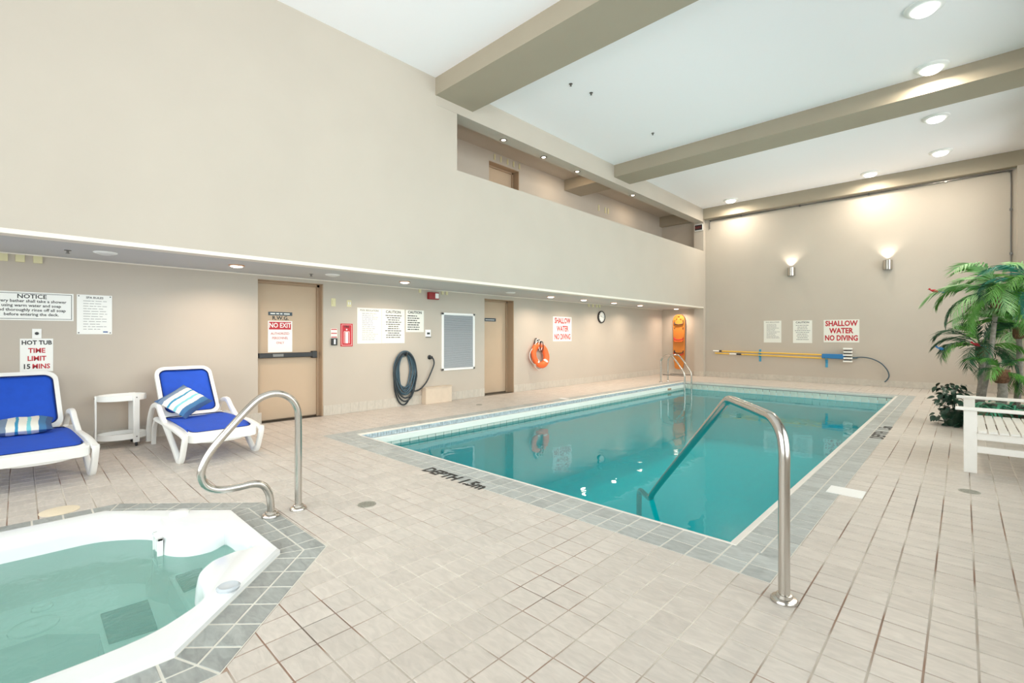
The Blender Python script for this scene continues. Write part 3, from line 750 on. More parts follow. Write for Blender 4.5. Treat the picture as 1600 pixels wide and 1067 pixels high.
# ------------------------------------------------------------------ deck bits
MB().lathe([(.0, 0), (.115, 0), (.115, .004), (.10, .007), (0, .007)], (-4.93, .21, 0.0), 36, caps=False).build('round_cover', 'cover_cream', label='cream round access cover in the deck behind the hot tub', category='cover')
def drain(x_, y_, lab, r=.07):
    t = thing('floor_drain', (x_, y_, 0), lab, 'drain', 'round floor drains')
    b = MB().lathe([(r, 0), (r, .003), (r*.9, .004), (r*.88, .001), (0, .001)], (x_, y_, 0), 28, caps=False); b.build('drain_ring', 'metal_drain', t)
    g_ = MB()
    for k in range(-4, 5):
        w_ = math.sqrt(max(0, (r*.88)**2-(k*r*.19)**2)); g_.box(x_-w_, x_+w_, y_+k*r*.19-.003, y_+k*r*.19+.003, .0015, .004)
    g_.build('drain_grate', 'metal_drain', t, smooth=False)
drain(-3.38, 1.885, 'round metal floor drain right of the hot tub handrail')
drain(.04, 5.58, 'small metal floor drain in front of the white bench')
drain(-6.73, 6.12, 'small floor drain by the left wall near the boxed cover', .06)
MB().box(-.84, -.59, 4.73, 4.96, 0, .004).build('skimmer_lid', 'white', smooth=False, label='white square skimmer lid beside the pool border', category='lid')
MB().box(-6.2, -5.98, 7.9, 8.0, 0, .004).build('skimmer_lid', 'white', smooth=False, label='small pale lid in the deck left of the pool', category='lid')
RFL = Matrix(((1, 0, 0), (0, 1, 0), (0, 0, 1)))
dm = thing('depth_marking', (-3.4, 2.78, 0), 'black DEPTH 1.5m marking on the near pool border', 'marking')
text(dm, 'DEPTH 1.5m', (-3.43, 2.795, .0012), .185, 'black', RFL, bold=.007, sx=.86)
dm = thing('depth_marking', (-.79, 8.2, 0), 'black depth marking on the right pool border, near the plants', 'marking')
text(dm, 'DEPTH', (-.80, 7.95, .0012), .2, 'black', Matrix.Rotation(pi/2, 3, 'Z'), bold=.005)
text(dm, '1.5m', (-.80, 8.6, .0012), .2, 'black', Matrix.Rotation(pi/2, 3, 'Z'), bold=.005)

# ------------------------------------------------------------------ signs
def panel(name, y0, y1, z0, z1, lab, m='sign', cat='sign', wall='L', th=.006, x=None, group=None):
    if wall == 'L':
        x_ = XW if x is None else x; t = thing(name, (x_, (y0+y1)/2, z0), lab, cat, group)
        MB().box(x_, x_+th, y0, y1, z0, z1).build('sign_board', m, t, smooth=False)
    else:
        t = thing(name, ((y0+y1)/2, YF, z0), lab, cat, group)
        MB().box(y0, y1, YF-th, YF, z0, z1).build('sign_board', m, t, smooth=False)
    return t
def P(wall, a, z, th=.0068, x=None): return ((XW if x is None else x)+th, a, z) if wall == 'L' else (a, YF-th, z)
def RR(wall): return RL if wall == 'L' else RF
def lines(t, wall, a0, a1, z0, z1, n, m='grey_print', h=.008, center=False, seed=0):
    rn = random.Random(seed); b = MB()
    for k in range(n):
        z_ = z1-(z1-z0)*(k+.5)/n; w = (a1-a0)*rn.uniform(.6, 1); s = (a0+a1-w)/2 if center else a0; e = s+w
        while s < e-.01:
            q = min(s+rn.uniform(.02, .07), e)
            if wall == 'L': b.box(XW+.006, XW+.0075, s, q, z_-h/2, z_+h/2)
            else: b.box(s, q, YF-.0075, YF-.006, z_-h/2, z_+h/2)
            s = q+rn.uniform(.006, .014)
    b.build('text_lines', m, t, smooth=False, kind='stuff')
def outline(t, wall, a0, a1, z0, z1, m, w=.006):
    b = MB()
    for q in ((a0, a1, z0, z0+w), (a0, a1, z1-w, z1), (a0, a0+w, z0, z1), (a1-w, a1, z0, z1)):
        if wall == 'L': b.box(XW+.006, XW+.0072, *q)
        else: b.box(q[0], q[1], YF-.0072, YF-.006, q[2], q[3])
    b.build('border_line', m, t, smooth=False)
t = panel('sign', -.27, .445, 1.50, 1.82, 'white shower NOTICE sign above the left lounger')
outline(t, 'L', -.255, .43, 1.515, 1.805, 'black', .005)
text(t, 'NOTICE', P('L', .10, 1.768), .065, 'black', RL, bold=.0012)
for k, s in enumerate(('Every bather shall take a shower', 'using warm water and soap', 'and thoroughly rinse off all soap', 'before entering the deck.')):
    text(t, s, P('L', .10, 1.716-.05*k), .046, 'black', RL, bold=.0008, sx=.93)
t = panel('sign', .473, .795, 1.345, 1.82, 'white SPA RULES sign right of the shower notice')
text(t, 'SPA RULES', P('L', .634, 1.785), .034, 'black', RL, bold=.0006); lines(t, 'L', .53, .75, 1.39, 1.76, 12, seed=2, h=.006)
b = MB()
for yy in (.49, .778):
    for zz in (1.362, 1.803): b.lathe([(.007, 0), (.006, .004), (0, .004)], (XW+.006, yy, zz), 10, R=Matrix.Rotation(pi/2, 3, 'Y'), caps=False)
b.build('screws', 'dark', t, kind='stuff'); MB().box(XW+.006, XW+.0072, .71, .755, 1.365, 1.38).build('logo_print', 'blue_print', t, smooth=False)
t = panel('sign', .004, .271, .917, 1.293, 'white HOT TUB TIME LIMIT 15 MINS sign above the left lounger')
for s, z_, m_ in (('HOT TUB', 1.245, 'black'), ('TIME', 1.155, 'red'), ('LIMIT', 1.065, 'red'), ('15', .975, 'black'), ('MINS', .975, 'red')):
    dx = 0 if s not in ('15', 'MINS') else (-.082 if s == '15' else .035)
    text(t, s, P('L', .138+dx, z_), .075 if s != 'HOT TUB' else .066, m_, RL, bold=.002, sx=.86)
t = thing('switch_plate', (XW, .138, 1.293), 'small white switch plate on top of the hot tub time sign', 'switch')
MB().box(XW, XW+.008, .10, .176, 1.295, 1.405).build('plate', 'white', t, bevel=.002)
MB().lathe([(.017, 0), (.017, .01), (0, .012)], (XW+.008, .138, 1.352), 16, R=Matrix.Rotation(pi/2, 3, 'Y'), caps=False).build('button', 'dark', t)
# cream tags: small cream plates near the soffit and in the gallery
def plates(ys, z0, z1, w, labs, grp, xx=XW):
    for yy, lb in zip(ys, labs):
        MB().box(xx, xx+.02, yy-w/2, yy+w/2, z0, z1).build('cream_plate', 'cream', bevel=.004, label=lb, category='wall plate', group=grp)
plates((-.125, .006, .146), 2.15, 2.232, .075, ('leftmost cream wall plate under the soffit', 'middle cream wall plate under the soffit above the notice', 'third cream wall plate under the soffit above the notice'), 'cream plates above the notice')
plates((5.38, 5.93, 6.04), 2.165, 2.235, .05, ('small cream plate left of the fire alarm', 'small cream plate just right of the fire alarm', 'small cream plate second right of the fire alarm'), 'cream plates beside the fire alarm')
plates((11.1, 11.3, 11.5, 11.65), 2.15, 2.235, .06, ['%s small cream plate in the row of four above and left of the wall clock' % q for q in ('first', 'second', 'third', 'last')], 'cream plates above the clock')
plates((7.4, 7.6, 7.82, 8.02, 8.22), 5.29, 5.42, .035, ['%s slim cream plate from the left above the gallery door' % q for q in ('first', 'second', 'third', 'fourth', 'fifth')], 'cream plates above the gallery door')
plates((11.6, 11.95, 12.1), 4.95, 5.12, .045, ['%s slim cream plate of three on the far gallery wall' % q for q in ('first', 'second', 'third')], 'cream plates on the gallery wall')
# stickers on door 1
xd = XW-.13
t = thing('sign', (xd, 2.83, 1.06), 'white NO EXIT authorized personnel sign stuck on the tan door', 'sign')
MB().box(xd, xd+.003, 2.655, 3.02, 1.07, 1.56).build('sign_board', 'sign', t, smooth=False)
MB().box(xd+.003, xd+.0045, 2.67, 3.0, 1.425, 1.545).build('red_panel', 'red', t, smooth=False)
text(t, 'NO EXIT', (xd+.005, 2.835, 1.487), .105, 'sign', RL, bold=.002, sx=.8)
for s, z_ in (('AUTHORIZED', 1.36), ('PERSONNEL', 1.29), ('ONLY', 1.215)): text(t, s, (xd+.004, 2.835, z_), .052, 'red', RL, sx=.85)
t = thing('sign', (xd, 2.83, 1.62), 'small black RWG label above the NO EXIT sign', 'sign')
MB().box(xd, xd+.002, 2.69, 3.0, 1.565, 1.64).build('sign_board', 'door', t, smooth=False); text(t, 'R.W.G.', (xd+.003, 2.84, 1.603), .082, 'black', RL, bold=.002)
t = thing('sign', (xd, 2.83, 1.65), 'dark grey name strip above the RWG label on the tan door', 'sign')
MB().box(xd, xd+.004, 2.66, 3.02, 1.645, 1.70).build('sign_board', 'slate', t, smooth=False)
b = MB()
for a0, a1 in ((2.69, 2.76), (2.775, 2.82), (2.835, 2.87), (2.89, 2.98)): b.box(xd+.004, xd+.005, a0, a1, 1.664, 1.681)
b.build('text_lines', 'sign', t, smooth=False, kind='stuff')
t = thing('sign', (XW-.22, 7.4, 1.67), 'dark name plate on the narrow tan door', 'sign')
MB().box(XW-.22, XW-.216, 7.28, 7.66, 1.66, 1.735).build('sign_board', 'slate', t, smooth=False)
MB().box(XW-.216, XW-.2155, 7.33, 7.61, 1.69, 1.70).build('text_lines', 'sign', t, smooth=False)
# switches
for y0, y1, z0, z1, lb in ((3.60, 3.68, 1.82, 1.955, 'single cream light switch plate right of the tan door'), (3.88, 3.96, 1.825, 1.94, 'double cream light switch plate right of the single one')):
    t = thing('switch_plate', (XW, (y0+y1)/2, z0), lb, 'switch', 'light switches right of the tan door')
    MB().box(XW, XW+.008, y0, y1, z0, z1).build('plate', 'cream', t, bevel=.003)
    if y0 < 3.8: MB().box(XW+.008, XW+.018, y0+.022, y1-.022, z0+.035, z1-.03).build('toggle', 'cream', t, bevel=.003)
    else:
        for q in (y0+.018, y1-.03): MB().box(XW+.008, XW+.018, q, q+.014, z0+.035, z1-.03).build('toggle', 'white', t, bevel=.003)
t = thing('fire_pull_station', (XW, 3.65, 1.17), 'cream and red labelled fire pull station beside the door', 'alarm')
MB().box(XW, XW+.006, 3.595, 3.705, 1.29, 1.45).build('instruction_card', 'sign_cream', t, smooth=False)
for z_ in (1.435, 1.37, 1.305): MB().box(XW+.006, XW+.0075, 3.6, 3.7, z_-.008, z_+.008).build('red_line', 'red', t, smooth=False)
MB().box(XW, XW+.03, 3.60, 3.70, 1.17, 1.285).build('case', 'dark', t, bevel=.004); MB().box(XW+.03, XW+.036, 3.635, 3.665, 1.185, 1.27).build('handle', 'white', t, bevel=.003)
t = panel('sign', 3.766, 3.985, 1.146, 1.535, 'red fire extinguisher sign with white outline', m='red')
outline(t, 'L', 3.785, 3.966, 1.165, 1.516, 'sign', .004); text(t, 'FIRE', P('L', 3.875, 1.48), .05, 'black', RL, bold=.001)
MB().lathe([(.0, 0), (.013, 0), (0, .0015)], (XW+.006, 3.875, 1.435), 12, R=Matrix.Rotation(pi/2, 3, 'Y'), caps=False).build('dot', 'sign', t)
b = MB()
for q in ((3.825, 3.832, 1.2, 1.40), (3.918, 3.925, 1.2, 1.40), (3.825, 3.925, 1.395, 1.402), (3.85, 3.90, 1.2, 1.39)): b.box(XW+.006, XW+.0072, *q)
b.build('pictogram', 'sign', t, smooth=False)
t = panel('sign', 4.07, 4.543, 1.19, 1.82, 'cream pool regulations sign, leftmost of three in the row', m='sign_cream')
text(t, 'POOL REGULATIONS', P('L', 4.305, 1.775), .045, 'black', RL, sx=.85); lines(t, 'L', 4.16, 4.50, 1.24, 1.74, 15, seed=5, h=.009)
t = panel('sign', 4.55, 5.035, 1.19, 1.823, 'cream CAUTION sign, middle of three in the row', m='sign_cream')
text(t, 'CAUTION', P('L', 4.79, 1.765), .07, 'black', RL, bold=.001); lines(t, 'L', 4.61, 4.98, 1.28, 1.72, 11, m='black', seed=6, h=.015, center=True)
t = panel('sign', 5.063, 5.474, 1.40, 1.82, 'smaller cream notice, rightmost of three in the row', m='sign_cream')
text(t, 'CAUTION', P('L', 5.265, 1.775), .07, 'black', RL, bold=.0015); lines(t, 'L', 5.10, 5.44, 1.43, 1.73, 7, m='black', seed=8, h=.018)
t = thing('thermostat', (XW, 5.56, 1.3), 'small white thermostat with dark display under the rightmost notice', 'thermostat')
MB().box(XW, XW+.03, 5.50, 5.625, 1.30, 1.45).build('case', 'white', t, bevel=.004); MB().box(XW+.03, XW+.032, 5.53, 5.60, 1.355, 1.395).build('display', 'dark', t, smooth=False)
MB().box(XW+.028, XW+.034, 5.50, 5.625, 1.30, 1.312).build('lower_edge', 'dark', t, smooth=False)
t = thing('fire_alarm', (XW, 5.67, 2.04), 'dark red fire alarm strobe under the soffit', 'alarm')
MB().box(XW, XW+.07, 5.555, 5.80, 2.05, 2.19).build('case', 'darkred', t, bevel=.006); MB().box(XW+.07, XW+.085, 5.70, 5.78, 2.07, 2.17).build('strobe_lens', 'white', t, bevel=.004)
t = panel('sign', 9.502, 10.29, 1.187, 1.83, 'large SHALLOW WATER NO DIVING sign on the left wall, right of the life ring')
for s, z_ in (('SHALLOW', 1.72), ('WATER', 1.51), ('NO DIVING', 1.30)): text(t, s, P('L', 9.9, z_), .2, 'red', RL, bold=.006, sx=.72 if s != 'NO DIVING' else .66)
t = panel('sign', -4.36, -3.885, 1.13, 1.785, 'small printed pool regulations sign on the far wall', m='sign_cream', wall='F')
text(t, 'POOL REGULATIONS', P('F', -4.12, 1.735), .045, 'black', RF, sx=.85); lines(t, 'F', -4.28, -3.93, 1.25, 1.69, 12, seed=9, h=.012)
t = panel('sign', -3.58, -3.10, 1.125, 1.775, 'CAUTION sign on the far wall, middle of three', m='sign_cream', wall='F')
text(t, 'CAUTION', P('F', -3.34, 1.715), .075, 'black', RF, bold=.001); lines(t, 'F', -3.54, -3.14, 1.2, 1.66, 9, m='grey_print', seed=10, h=.018, center=True)
t = panel('sign', -2.822, -2.01, 1.15, 1.775, 'large red-lettered SHALLOW WATER NO DIVING sign on the far wall', m='sign_cream', wall='F')
for s, z_ in (('SHALLOW', 1.665), ('WATER', 1.465), ('NO DIVING', 1.265)): text(t, s, P('F', -2.416, z_), .2, 'red', RF, bold=.007, sx=.78 if s != 'NO DIVING' else .72)
# grille
t = thing('vent_grille', (XW, 6.34, .63), 'large grey louvred grille in a white frame beside the narrow door', 'vent')
b = MB()
for q in ((5.90, 6.79, 1.755, 1.80), (5.90, 6.79, .62, .665), (5.90, 5.95, .62, 1.80), (6.74, 6.79, .62, 1.80)): b.box(XW, XW+.03, *q)
b.build('vent_frame', 'white', t, smooth=False, bevel=.004)
MB().box(XW, XW+.004, 5.95, 6.74, .665, 1.755).build('backing', 'vent_dk', t, smooth=False)
n = 52
sl = MB().add([(XW+.005, -.395, .0), (XW+.005, .395, 0), (XW+.024, .395, -.014), (XW+.024, -.395, -.014)], [(0, 3, 2, 1)]).add([(XW+.005, -.395, -.003), (XW+.005, .395, -.003), (XW+.024, .395, -.017), (XW+.024, -.395, -.017)], [(0, 1, 2, 3)]).add([(XW+.024, -.395, -.014), (XW+.024, -.395, -.017), (XW+.024, .395, -.017), (XW+.024, .395, -.014)], [(0, 1, 2, 3)])
s0 = sl.build('slat', 'vent', t, smooth=False)
for v in s0.data.vertices: v.co += wloc(t)-Vector((XW, 0, 0))
for k in range(n):
    o = s0 if k == 0 else s0.copy()
    if k: COL.objects.link(o)
    o.location = Vector((XW, 6.345, 1.752-k*(1.085/n)))-wloc(t)
# boxed cover
t = thing('boxed_cover', (XW+.07, 5.75, 0), 'low peach box cover against the wall under the grille', 'box')
MB().box(XW+.01, XW+.15, 5.42, 6.06, 0, .31).build('box_body', 'boxcover', t, bevel=.006); MB().box(XW+.01, XW+.16, 5.41, 6.07, .31, .325).build('lid', 'boxcover', t, bevel=.004)

# hose on the wall
t = thing('hose_hook', (XW, 5.0, .9), 'metal wall hook holding the coiled hose', 'hook')
MB().lathe([(.05, 0), (.05, .01), (.03, .012)], (XW, 5.02, .97), 16, R=Matrix.Rotation(pi/2, 3, 'Y')).sweep(smoothpath([(XW+.01, 5.02, .97), (XW+.07, 5.02, .96), (XW+.11, 5.02, .985), (XW+.12, 5.02, 1.02)], 4), .009, n=8).build('hook', 'steel_dk', t)
t = thing('garden_hose', (XW+.05, 5.02, 0), 'blue-grey garden hose coiled on a wall hook', 'hose')
rn = random.Random(4)
for k, (w, bot, top_) in enumerate(((.135, .33, 1.01), (.17, .30, 1.02), (.20, .36, 1.0), (.225, .24, 1.03), (.25, .10, 1.02), (.22, .03, 1.0), (.255, .22, 1.04), (.15, .27, .99), (.24, .16, .99))):
    cy = 5.01+rn.uniform(-.015, .015); xo = XW+.03+.012*(k % 5); c_ = (bot+top_)/2; h = (top_-bot)/2
    pts = [(xo+rn.uniform(-.004, .004), cy+w*sin(2*pi*j/20)*(1 if cos(2*pi*j/20) > 0 else .93), c_+h*cos(2*pi*j/20)) for j in range(20)]
    MB().sweep(smoothpath(pts, 2, closed=True), .0135, n=8, closed=True).build('hose_loop', 'hose' if k not in (4, 5, 8) else 'hose_dk', t)
MB().sweep(smoothpath([(XW+.05, 5.2, .27), (XW+.05, 5.34, .29), (XW+.05, 5.5, .42), (XW+.05, 5.62, .62), (XW+.06, 5.68, .78), (XW+.05, 5.66, .88), (XW+.03, 5.62, .9)], 5), .014, n=8).build('supply_end', 'hose_dk', t)
t = thing('hose_tap', (XW, 5.6, .9), 'black tap fitting where the hose meets the wall', 'tap')
MB().lathe([(.045, 0), (.045, .012), (.022, .02), (.022, .05), (.03, .055), (.03, .075), (0, .08)], (XW, 5.61, .905), 16, R=Matrix.Rotation(pi/2, 3, 'Y'), caps=False).build('valve_body', 'dark', t)

# life ring with rope
t = thing('life_ring', (XW+.1, 8.86, .5), 'orange life ring with rope hanging on the wall beside the narrow door', 'life ring')
cy, cz, R_ = 8.86, .85, .235
b = MB(); pts = [(XW+.11+.05*(-cos(2*pi*k/40)), cy+R_*sin(2*pi*k/40), cz+R_*cos(2*pi*k/40)) for k in range(40)]
b.sweep(pts, .085, .06, n=16, closed=True, up=(1, 0, 0)).build('ring', 'orange', t)
for k in (1, 2):
    a = pi/4+k*pi/2; pts = [(XW+.11+.05*(-cos(a)) + .062*cos(j*pi/5), cy+(R_+.082*sin(j*pi/5))*sin(a), cz+(R_+.082*sin(j*pi/5))*cos(a)) for j in range(10)]
    MB().sweep(pts, .005, .03, n=8, closed=True, up=(0, 1, 0)).build('strap', 'white', t)
pts = [(XW+.09, cy+(.335+.03*cos(8*pi*k/64))*sin(2*pi*k/64), cz+(.325+.03*cos(8*pi*k/64))*cos(2*pi*k/64)) for k in range(64)]
MB().sweep(pts, .008, n=6, closed=True).build('grab_line', 'white', t)
for k in range(5):
    pts = [(XW+.05+.02*k, 8.78+.03*k+.06*sin(2*pi*j/14), 1.15+.12*cos(2*pi*j/14)-.02*k) for j in range(14)]
    MB().sweep(smoothpath(pts, 2, closed=True), .010, n=6, closed=True).build('rope_coil', 'rubber' if k % 2 == 0 else 'white', t)
MB().lathe([(.035, 0), (.035, .01), (.012, .012), (.012, .13), (.02, .13), (0, .14)], (XW, 8.86, 1.19), 12, R=Matrix.Rotation(pi/2, 3, 'Y'), caps=False).build('ring_hook', 'dark', label='black peg behind the life ring rope', category='hook')

# clock
t = thing('wall_clock', (XW, 11.72, 1.7), 'round black-rimmed wall clock under the soffit', 'clock')
RY = Matrix.Rotation(pi/2, 3, 'Y')
MB().lathe([(.175, 0), (.18, .02), (.175, .045), (.15, .045), (.145, .03)], (XW, 11.72, 1.88), 36, R=RY).build('rim', 'dark', t)
MB().lathe([(0, 0), (.15, 0), (.15, .033), (0, .033)], (XW, 11.72, 1.88), 36, R=RY, caps=False).build('face', 'sign', t)
for nm, a, l_, w_ in (('hour_hand', radians(-60), .07, .012), ('minute_hand', radians(100), .115, .008)):
    d_ = Vector((0, sin(a), cos(a))); MB().sweep([Vector((XW+.037, 11.72, 1.88)), Vector((XW+.037, 11.72, 1.88))+d_*l_], .002, w_/2, n=6, up=(1, 0, 0)).build(nm, 'black', t)
b = MB()
for k in range(12): a = k*pi/6; b.box(XW+.033, XW+.035, 11.72+.125*sin(a)-.006, 11.72+.125*sin(a)+.006, 1.88+.125*cos(a)-.012, 1.88+.125*cos(a)+.012)
b.build('hour_marks', 'black', t, smooth=False)

# spine board
t = thing('spine_board', (-6.99, YF-.03, .2), 'orange spine board with straps hung in the far left corner', 'rescue board')
yb = YF-.03
ol = [(-.20, .45), (-.2, 1.2), (-.205, 1.6), (-.19, 1.74), (-.12, 1.83), (0, 1.86), (.12, 1.83), (.19, 1.74), (.205, 1.6), (.2, 1.2), (.2, .45), (.16, .2), (.12, .02), (-.12, .02), (-.16, .2)]
Rb = Matrix(((1, 0, 0), (0, 0, -1), (0, 1, 0)))
def hole(cx, cz, w, h): return [(cx+w*cos(2*pi*k/12), cz+h*sin(2*pi*k/12)) for k in range(12)][::-1]
hs = [hole(sx*.15, z_, .022, .05) for sx in (-1, 1) for z_ in (1.62, 1.38, .98, .6)]+[hole(0, 1.78, .04, .018), hole(-.07, 1.69, .025, .02), hole(.07, 1.69, .025, .02)]
b = MB().prism([(p.x, p.y) for p in smoothpath([(x_, z_, 0) for x_, z_ in ol], 3, closed=True)], 0, .045, holes=hs)
b.v = [(x_-6.99, yb-z_, y_+.2) for x_, y_, z_ in b.v]; b.f = [f[::-1] for f in b.f]; b.f = [f[::-1] for f in b.f]
b.build('board', 'orange_board', t)
for z_, m_ in ((1.74, 'dark'), (1.22, 'red'), (.76, 'dark'), (.70, 'red'), (1.16, 'orange')):
    MB().sweep(smoothpath([(-7.15, yb-.05, z_+.06), (-7.12, yb-.075, z_), (-6.99, yb-.08, z_-.02), (-6.86, yb-.075, z_), (-6.83, yb-.05, z_+.06)], 4), .02, .012, n=8).build('strap', m_, t)
MB().lathe([(.02, 0), (.02, .05), (0, .055)], (-6.99, YF, 2.0), 12, R=Matrix.Rotation(pi/2, 3, 'X'), caps=False).build('board_hook', 'dark', label='black peg above the orange spine board', category='hook')

# poles on the far wall
def wallx(z_, y_=YF-.07): return y_
for k, (x0, z0, x1, z1, lb) in enumerate(((-5.62, .845, -2.85, .80, 'upper yellow telescopic pool pole on the far wall'), (-5.78, .775, -2.65, .70, 'lower yellow telescopic pool pole on the far wall'))):
    t = thing('pool_pole', ((x0+x1)/2, YF-.07, min(z0, z1)), lb, 'pole', 'yellow pool poles on the far wall')
    MB().sweep([(x0, YF-.07, z0), (x1, YF-.07, z1)], .019, n=12).build('outer_tube', 'yellow', t)
    MB().sweep([(x0-.22 if k == 0 else x0+.45, YF-.07-.001, z0+.003 if k == 0 else z0-.012), (x0 if k == 0 else x0+.7, YF-.07, z0-.0 if k == 0 else z0-.018)], .022, n=12).build('grip', 'sign', t)
    MB().sweep([(x0-.03 if k == 0 else x0+.66, YF-.07, z0 if k == 0 else z0-.016), (x0+.05 if k == 0 else x0+.8, YF-.07, z0-.001 if k == 0 else z0-.019)], .025, n=12).build('locking_collar', 'dark', t)
t = thing('pool_brush', (-2.45, YF-.08, .62), 'blue pool brush head with white bristles at the pole ends', 'brush')
MB().box(-2.85, -2.30, YF-.11, YF-.05, .70, .83).build('brush_mount', 'brush', t, bevel=.015)
b = MB()
for k in range(5): MB().box(-2.36+.01*(k % 2), -2.15, YF-.12, YF-.04, .60+.085*k+.015, .60+.085*k+.06).build('bristle_block', 'sign', t, bevel=.012)
for k in range(4): MB().box(-2.34, -2.17, YF-.115, YF-.045, .665+.085*k-.002, .685+.085*k).build('bristle_back', 'dark', t, bevel=.004)
for xx, lb in ((-4.46, 'left light blue wall bracket under the pool poles'), (-2.75, 'right light blue wall bracket under the pool poles')):
    t = thing('pole_bracket', (xx, YF, .6), lb, 'bracket', 'light blue pole brackets')
    z0 = .72 if xx < -4 else .62
    MB().box(xx-.03, xx+.03, YF-.012, YF, z0-.17, z0+.2).build('back_plate', 'lightblue', t, bevel=.003)
    MB().sweep(smoothpath([(xx, YF-.01, z0-.03), (xx, YF-.09, z0-.035), (xx, YF-.125, z0+.02)], 4), .012, n=8).sweep(smoothpath([(xx, YF-.01, z0+.06), (xx, YF-.09, z0+.055), (xx, YF-.125, z0+.11)], 4), .012, n=8).build('prong', 'lightblue', t)
t = thing('vacuum_hose', (-1.6, YF-.05, .2), 'thin blue-grey hose arching down from the pool poles', 'hose')
MB().sweep(smoothpath([(-2.13, YF-.06, .74), (-1.95, YF-.06, .76), (-1.75, YF-.06, .73), (-1.55, YF-.06, .62), (-1.42, YF-.06, .45), (-1.38, YF-.06, .30), (-1.42, YF-.06, .19), (-1.47, YF-.06, .13)], 6), .014, n=10).build('hose', 'hose', t)
MB().box(-2.15, -2.05, YF-.08, YF, .72, .76).build('clip', 'hose', t)

# sconces
for xx, zz, lb in ((-3.62, 3.20, 'left steel wall sconce on the far wall'), (-1.41, 3.17, 'right steel wall sconce on the far wall')):
    t = thing('wall_sconce', (xx, YF, zz-.13), lb, 'wall lamp', 'steel sconces on the far wall')
    hp = [(xx+.1*cos(pi+pi*k/12), YF-.02+.12*sin(pi+pi*k/12)) for k in range(13)]; hp = [(xx-.1, YF)]+hp+[(xx+.1, YF)]
    hi = [(xx+.09*cos(pi+pi*k/12), YF-.02+.108*sin(pi+pi*k/12)) for k in range(13)]
    MB().prism(hp, zz-.12, zz+.12, holes=[hi[::-1]]).build('shade', 'steel', t)
    MB().prism(hi, zz-.11, zz-.10).build('base_disc', 'dark', t)
    MB().lathe([(.0, 0), (.03, 0), (.035, .05), (.02, .08), (0, .085)], (xx, YF-.07, zz-.09), 14, caps=False).build('bulb', 'lamp_white', t)
    l = bpy.data.lights.new('sconce_light', 'SPOT'); l.energy = 22; l.spot_size = radians(110); l.spot_blend = .8; l.color = (1, .9, .75); l.shadow_soft_size = .03
    o = bpy.data.objects.new('sconce_light', l); COL.objects.link(o); o.parent = t; o.location = Vector((xx, YF-.07, zz+.13))-wloc(t); o.rotation_euler = (radians(186), 0, 0)
# conduit along the far wall top and down the right side
t = thing('conduit', (-2.5, YF-.03, 5.0), 'thin grey conduit along the top of the far wall and down its right side', 'pipe')
MB().sweep(smoothpath([(-5.97, YF-.03, 4.82), (-5.965, YF-.03, 5.0), (-5.93, YF-.03, 5.07), (-5.8, YF-.03, 5.085), (-4, YF-.03, 5.085), (-1, YF-.03, 5.085), (.66, YF-.03, 5.085), (.76, YF-.03, 5.05), (.79, YF-.03, 4.95), (.79, YF-.03, 3.5), (.79, YF-.03, 2.2), (.79, YF-.03, 1.2)], 5), .015, n=8).build('pipe', 'steel_dk', t)
for xx, zz in ((-5, 5.085), (-3.4, 5.085), (-1.8, 5.085), (-.3, 5.085), (.79, 4.2), (.79, 3.2), (.79, 2.6)):
    MB().box(xx-.025, xx+.025, YF-.05, YF, zz-.025, zz+.025).build('clip', 'steel_dk', t, smooth=False)
# exit sign
t = thing('exit_sign', (-6.12, YF-.2, 4.72), 'small dark exit sign in a white frame at the gallery corner', 'sign')
MB().box(-6.40, -6.13, 15.40, 15.439, 4.78, 4.99).build('case', 'white', t, bevel=.004); MB().box(-6.385, -6.145, 15.396, 15.401, 4.80, 4.97).build('face', 'dark', t, smooth=False)
text(t, 'EXIT', (-6.265, 15.395, 4.885), .10, 'darkred', RF)

# ------------------------------------------------------------------ lamps
RX = Matrix.Rotation(pi, 3, 'X')
def spot(loc, energy, color, r, name='lamp_light', parent=None, spread=2.6):
    o = area(name, loc, (0, 0, 0), r*2, r*2, energy, color, 'DISK', spread)
    if parent: o.parent = parent; o.location = Vector(loc)-wloc(parent)
places = [(.657, 0, 'unlit disc light in the soffit, leftmost, above the notice'), (1.958, 1, 'lit soffit light left of the push-bar door'), (3.25, 0, 'unlit soffit light above the push-bar door'),
          (4.52, 1, 'lit soffit light above the cream notices'), (7.2, 0, 'unlit soffit light above the narrow door'), (8.55, 1, 'lit soffit light right of the narrow door, above the life ring'),
          (9.87, 1, 'lit soffit light above the NO DIVING sign on the left wall'), (11.3, 1, 'lit soffit light left above the wall clock'), (12.75, 1, 'lit soffit light right of the wall clock'), (15.2, 1, 'lit soffit light above the spine board')]
for yy, lit, lb in places:
    xx = -6.84 if yy < 6 else -6.93
    t = thing('soffit_light', (xx, yy, ZS), lb, 'ceiling light', 'round lights under the soffit')
    r = .075 if lit else .085
    MB().lathe([(r+.02, 0), (r+.02, .008), (r, .016), (r-.01, .012)], (xx, yy, ZS), 28, R=RX, caps=False).build('trim_ring', 'copper' if lit else 'white', t)
    MB().lathe([(0, .0), (r, .0), (r*.95, .018), (r*.5, .03), (0, .033)], (xx, yy, ZS), 28, R=RX, caps=False).build('lens', 'lamp_on' if lit else 'lamp_off', t)
    if lit: spot((xx, yy, ZS-.036), 12, (1, .78, .6), .06, parent=t)
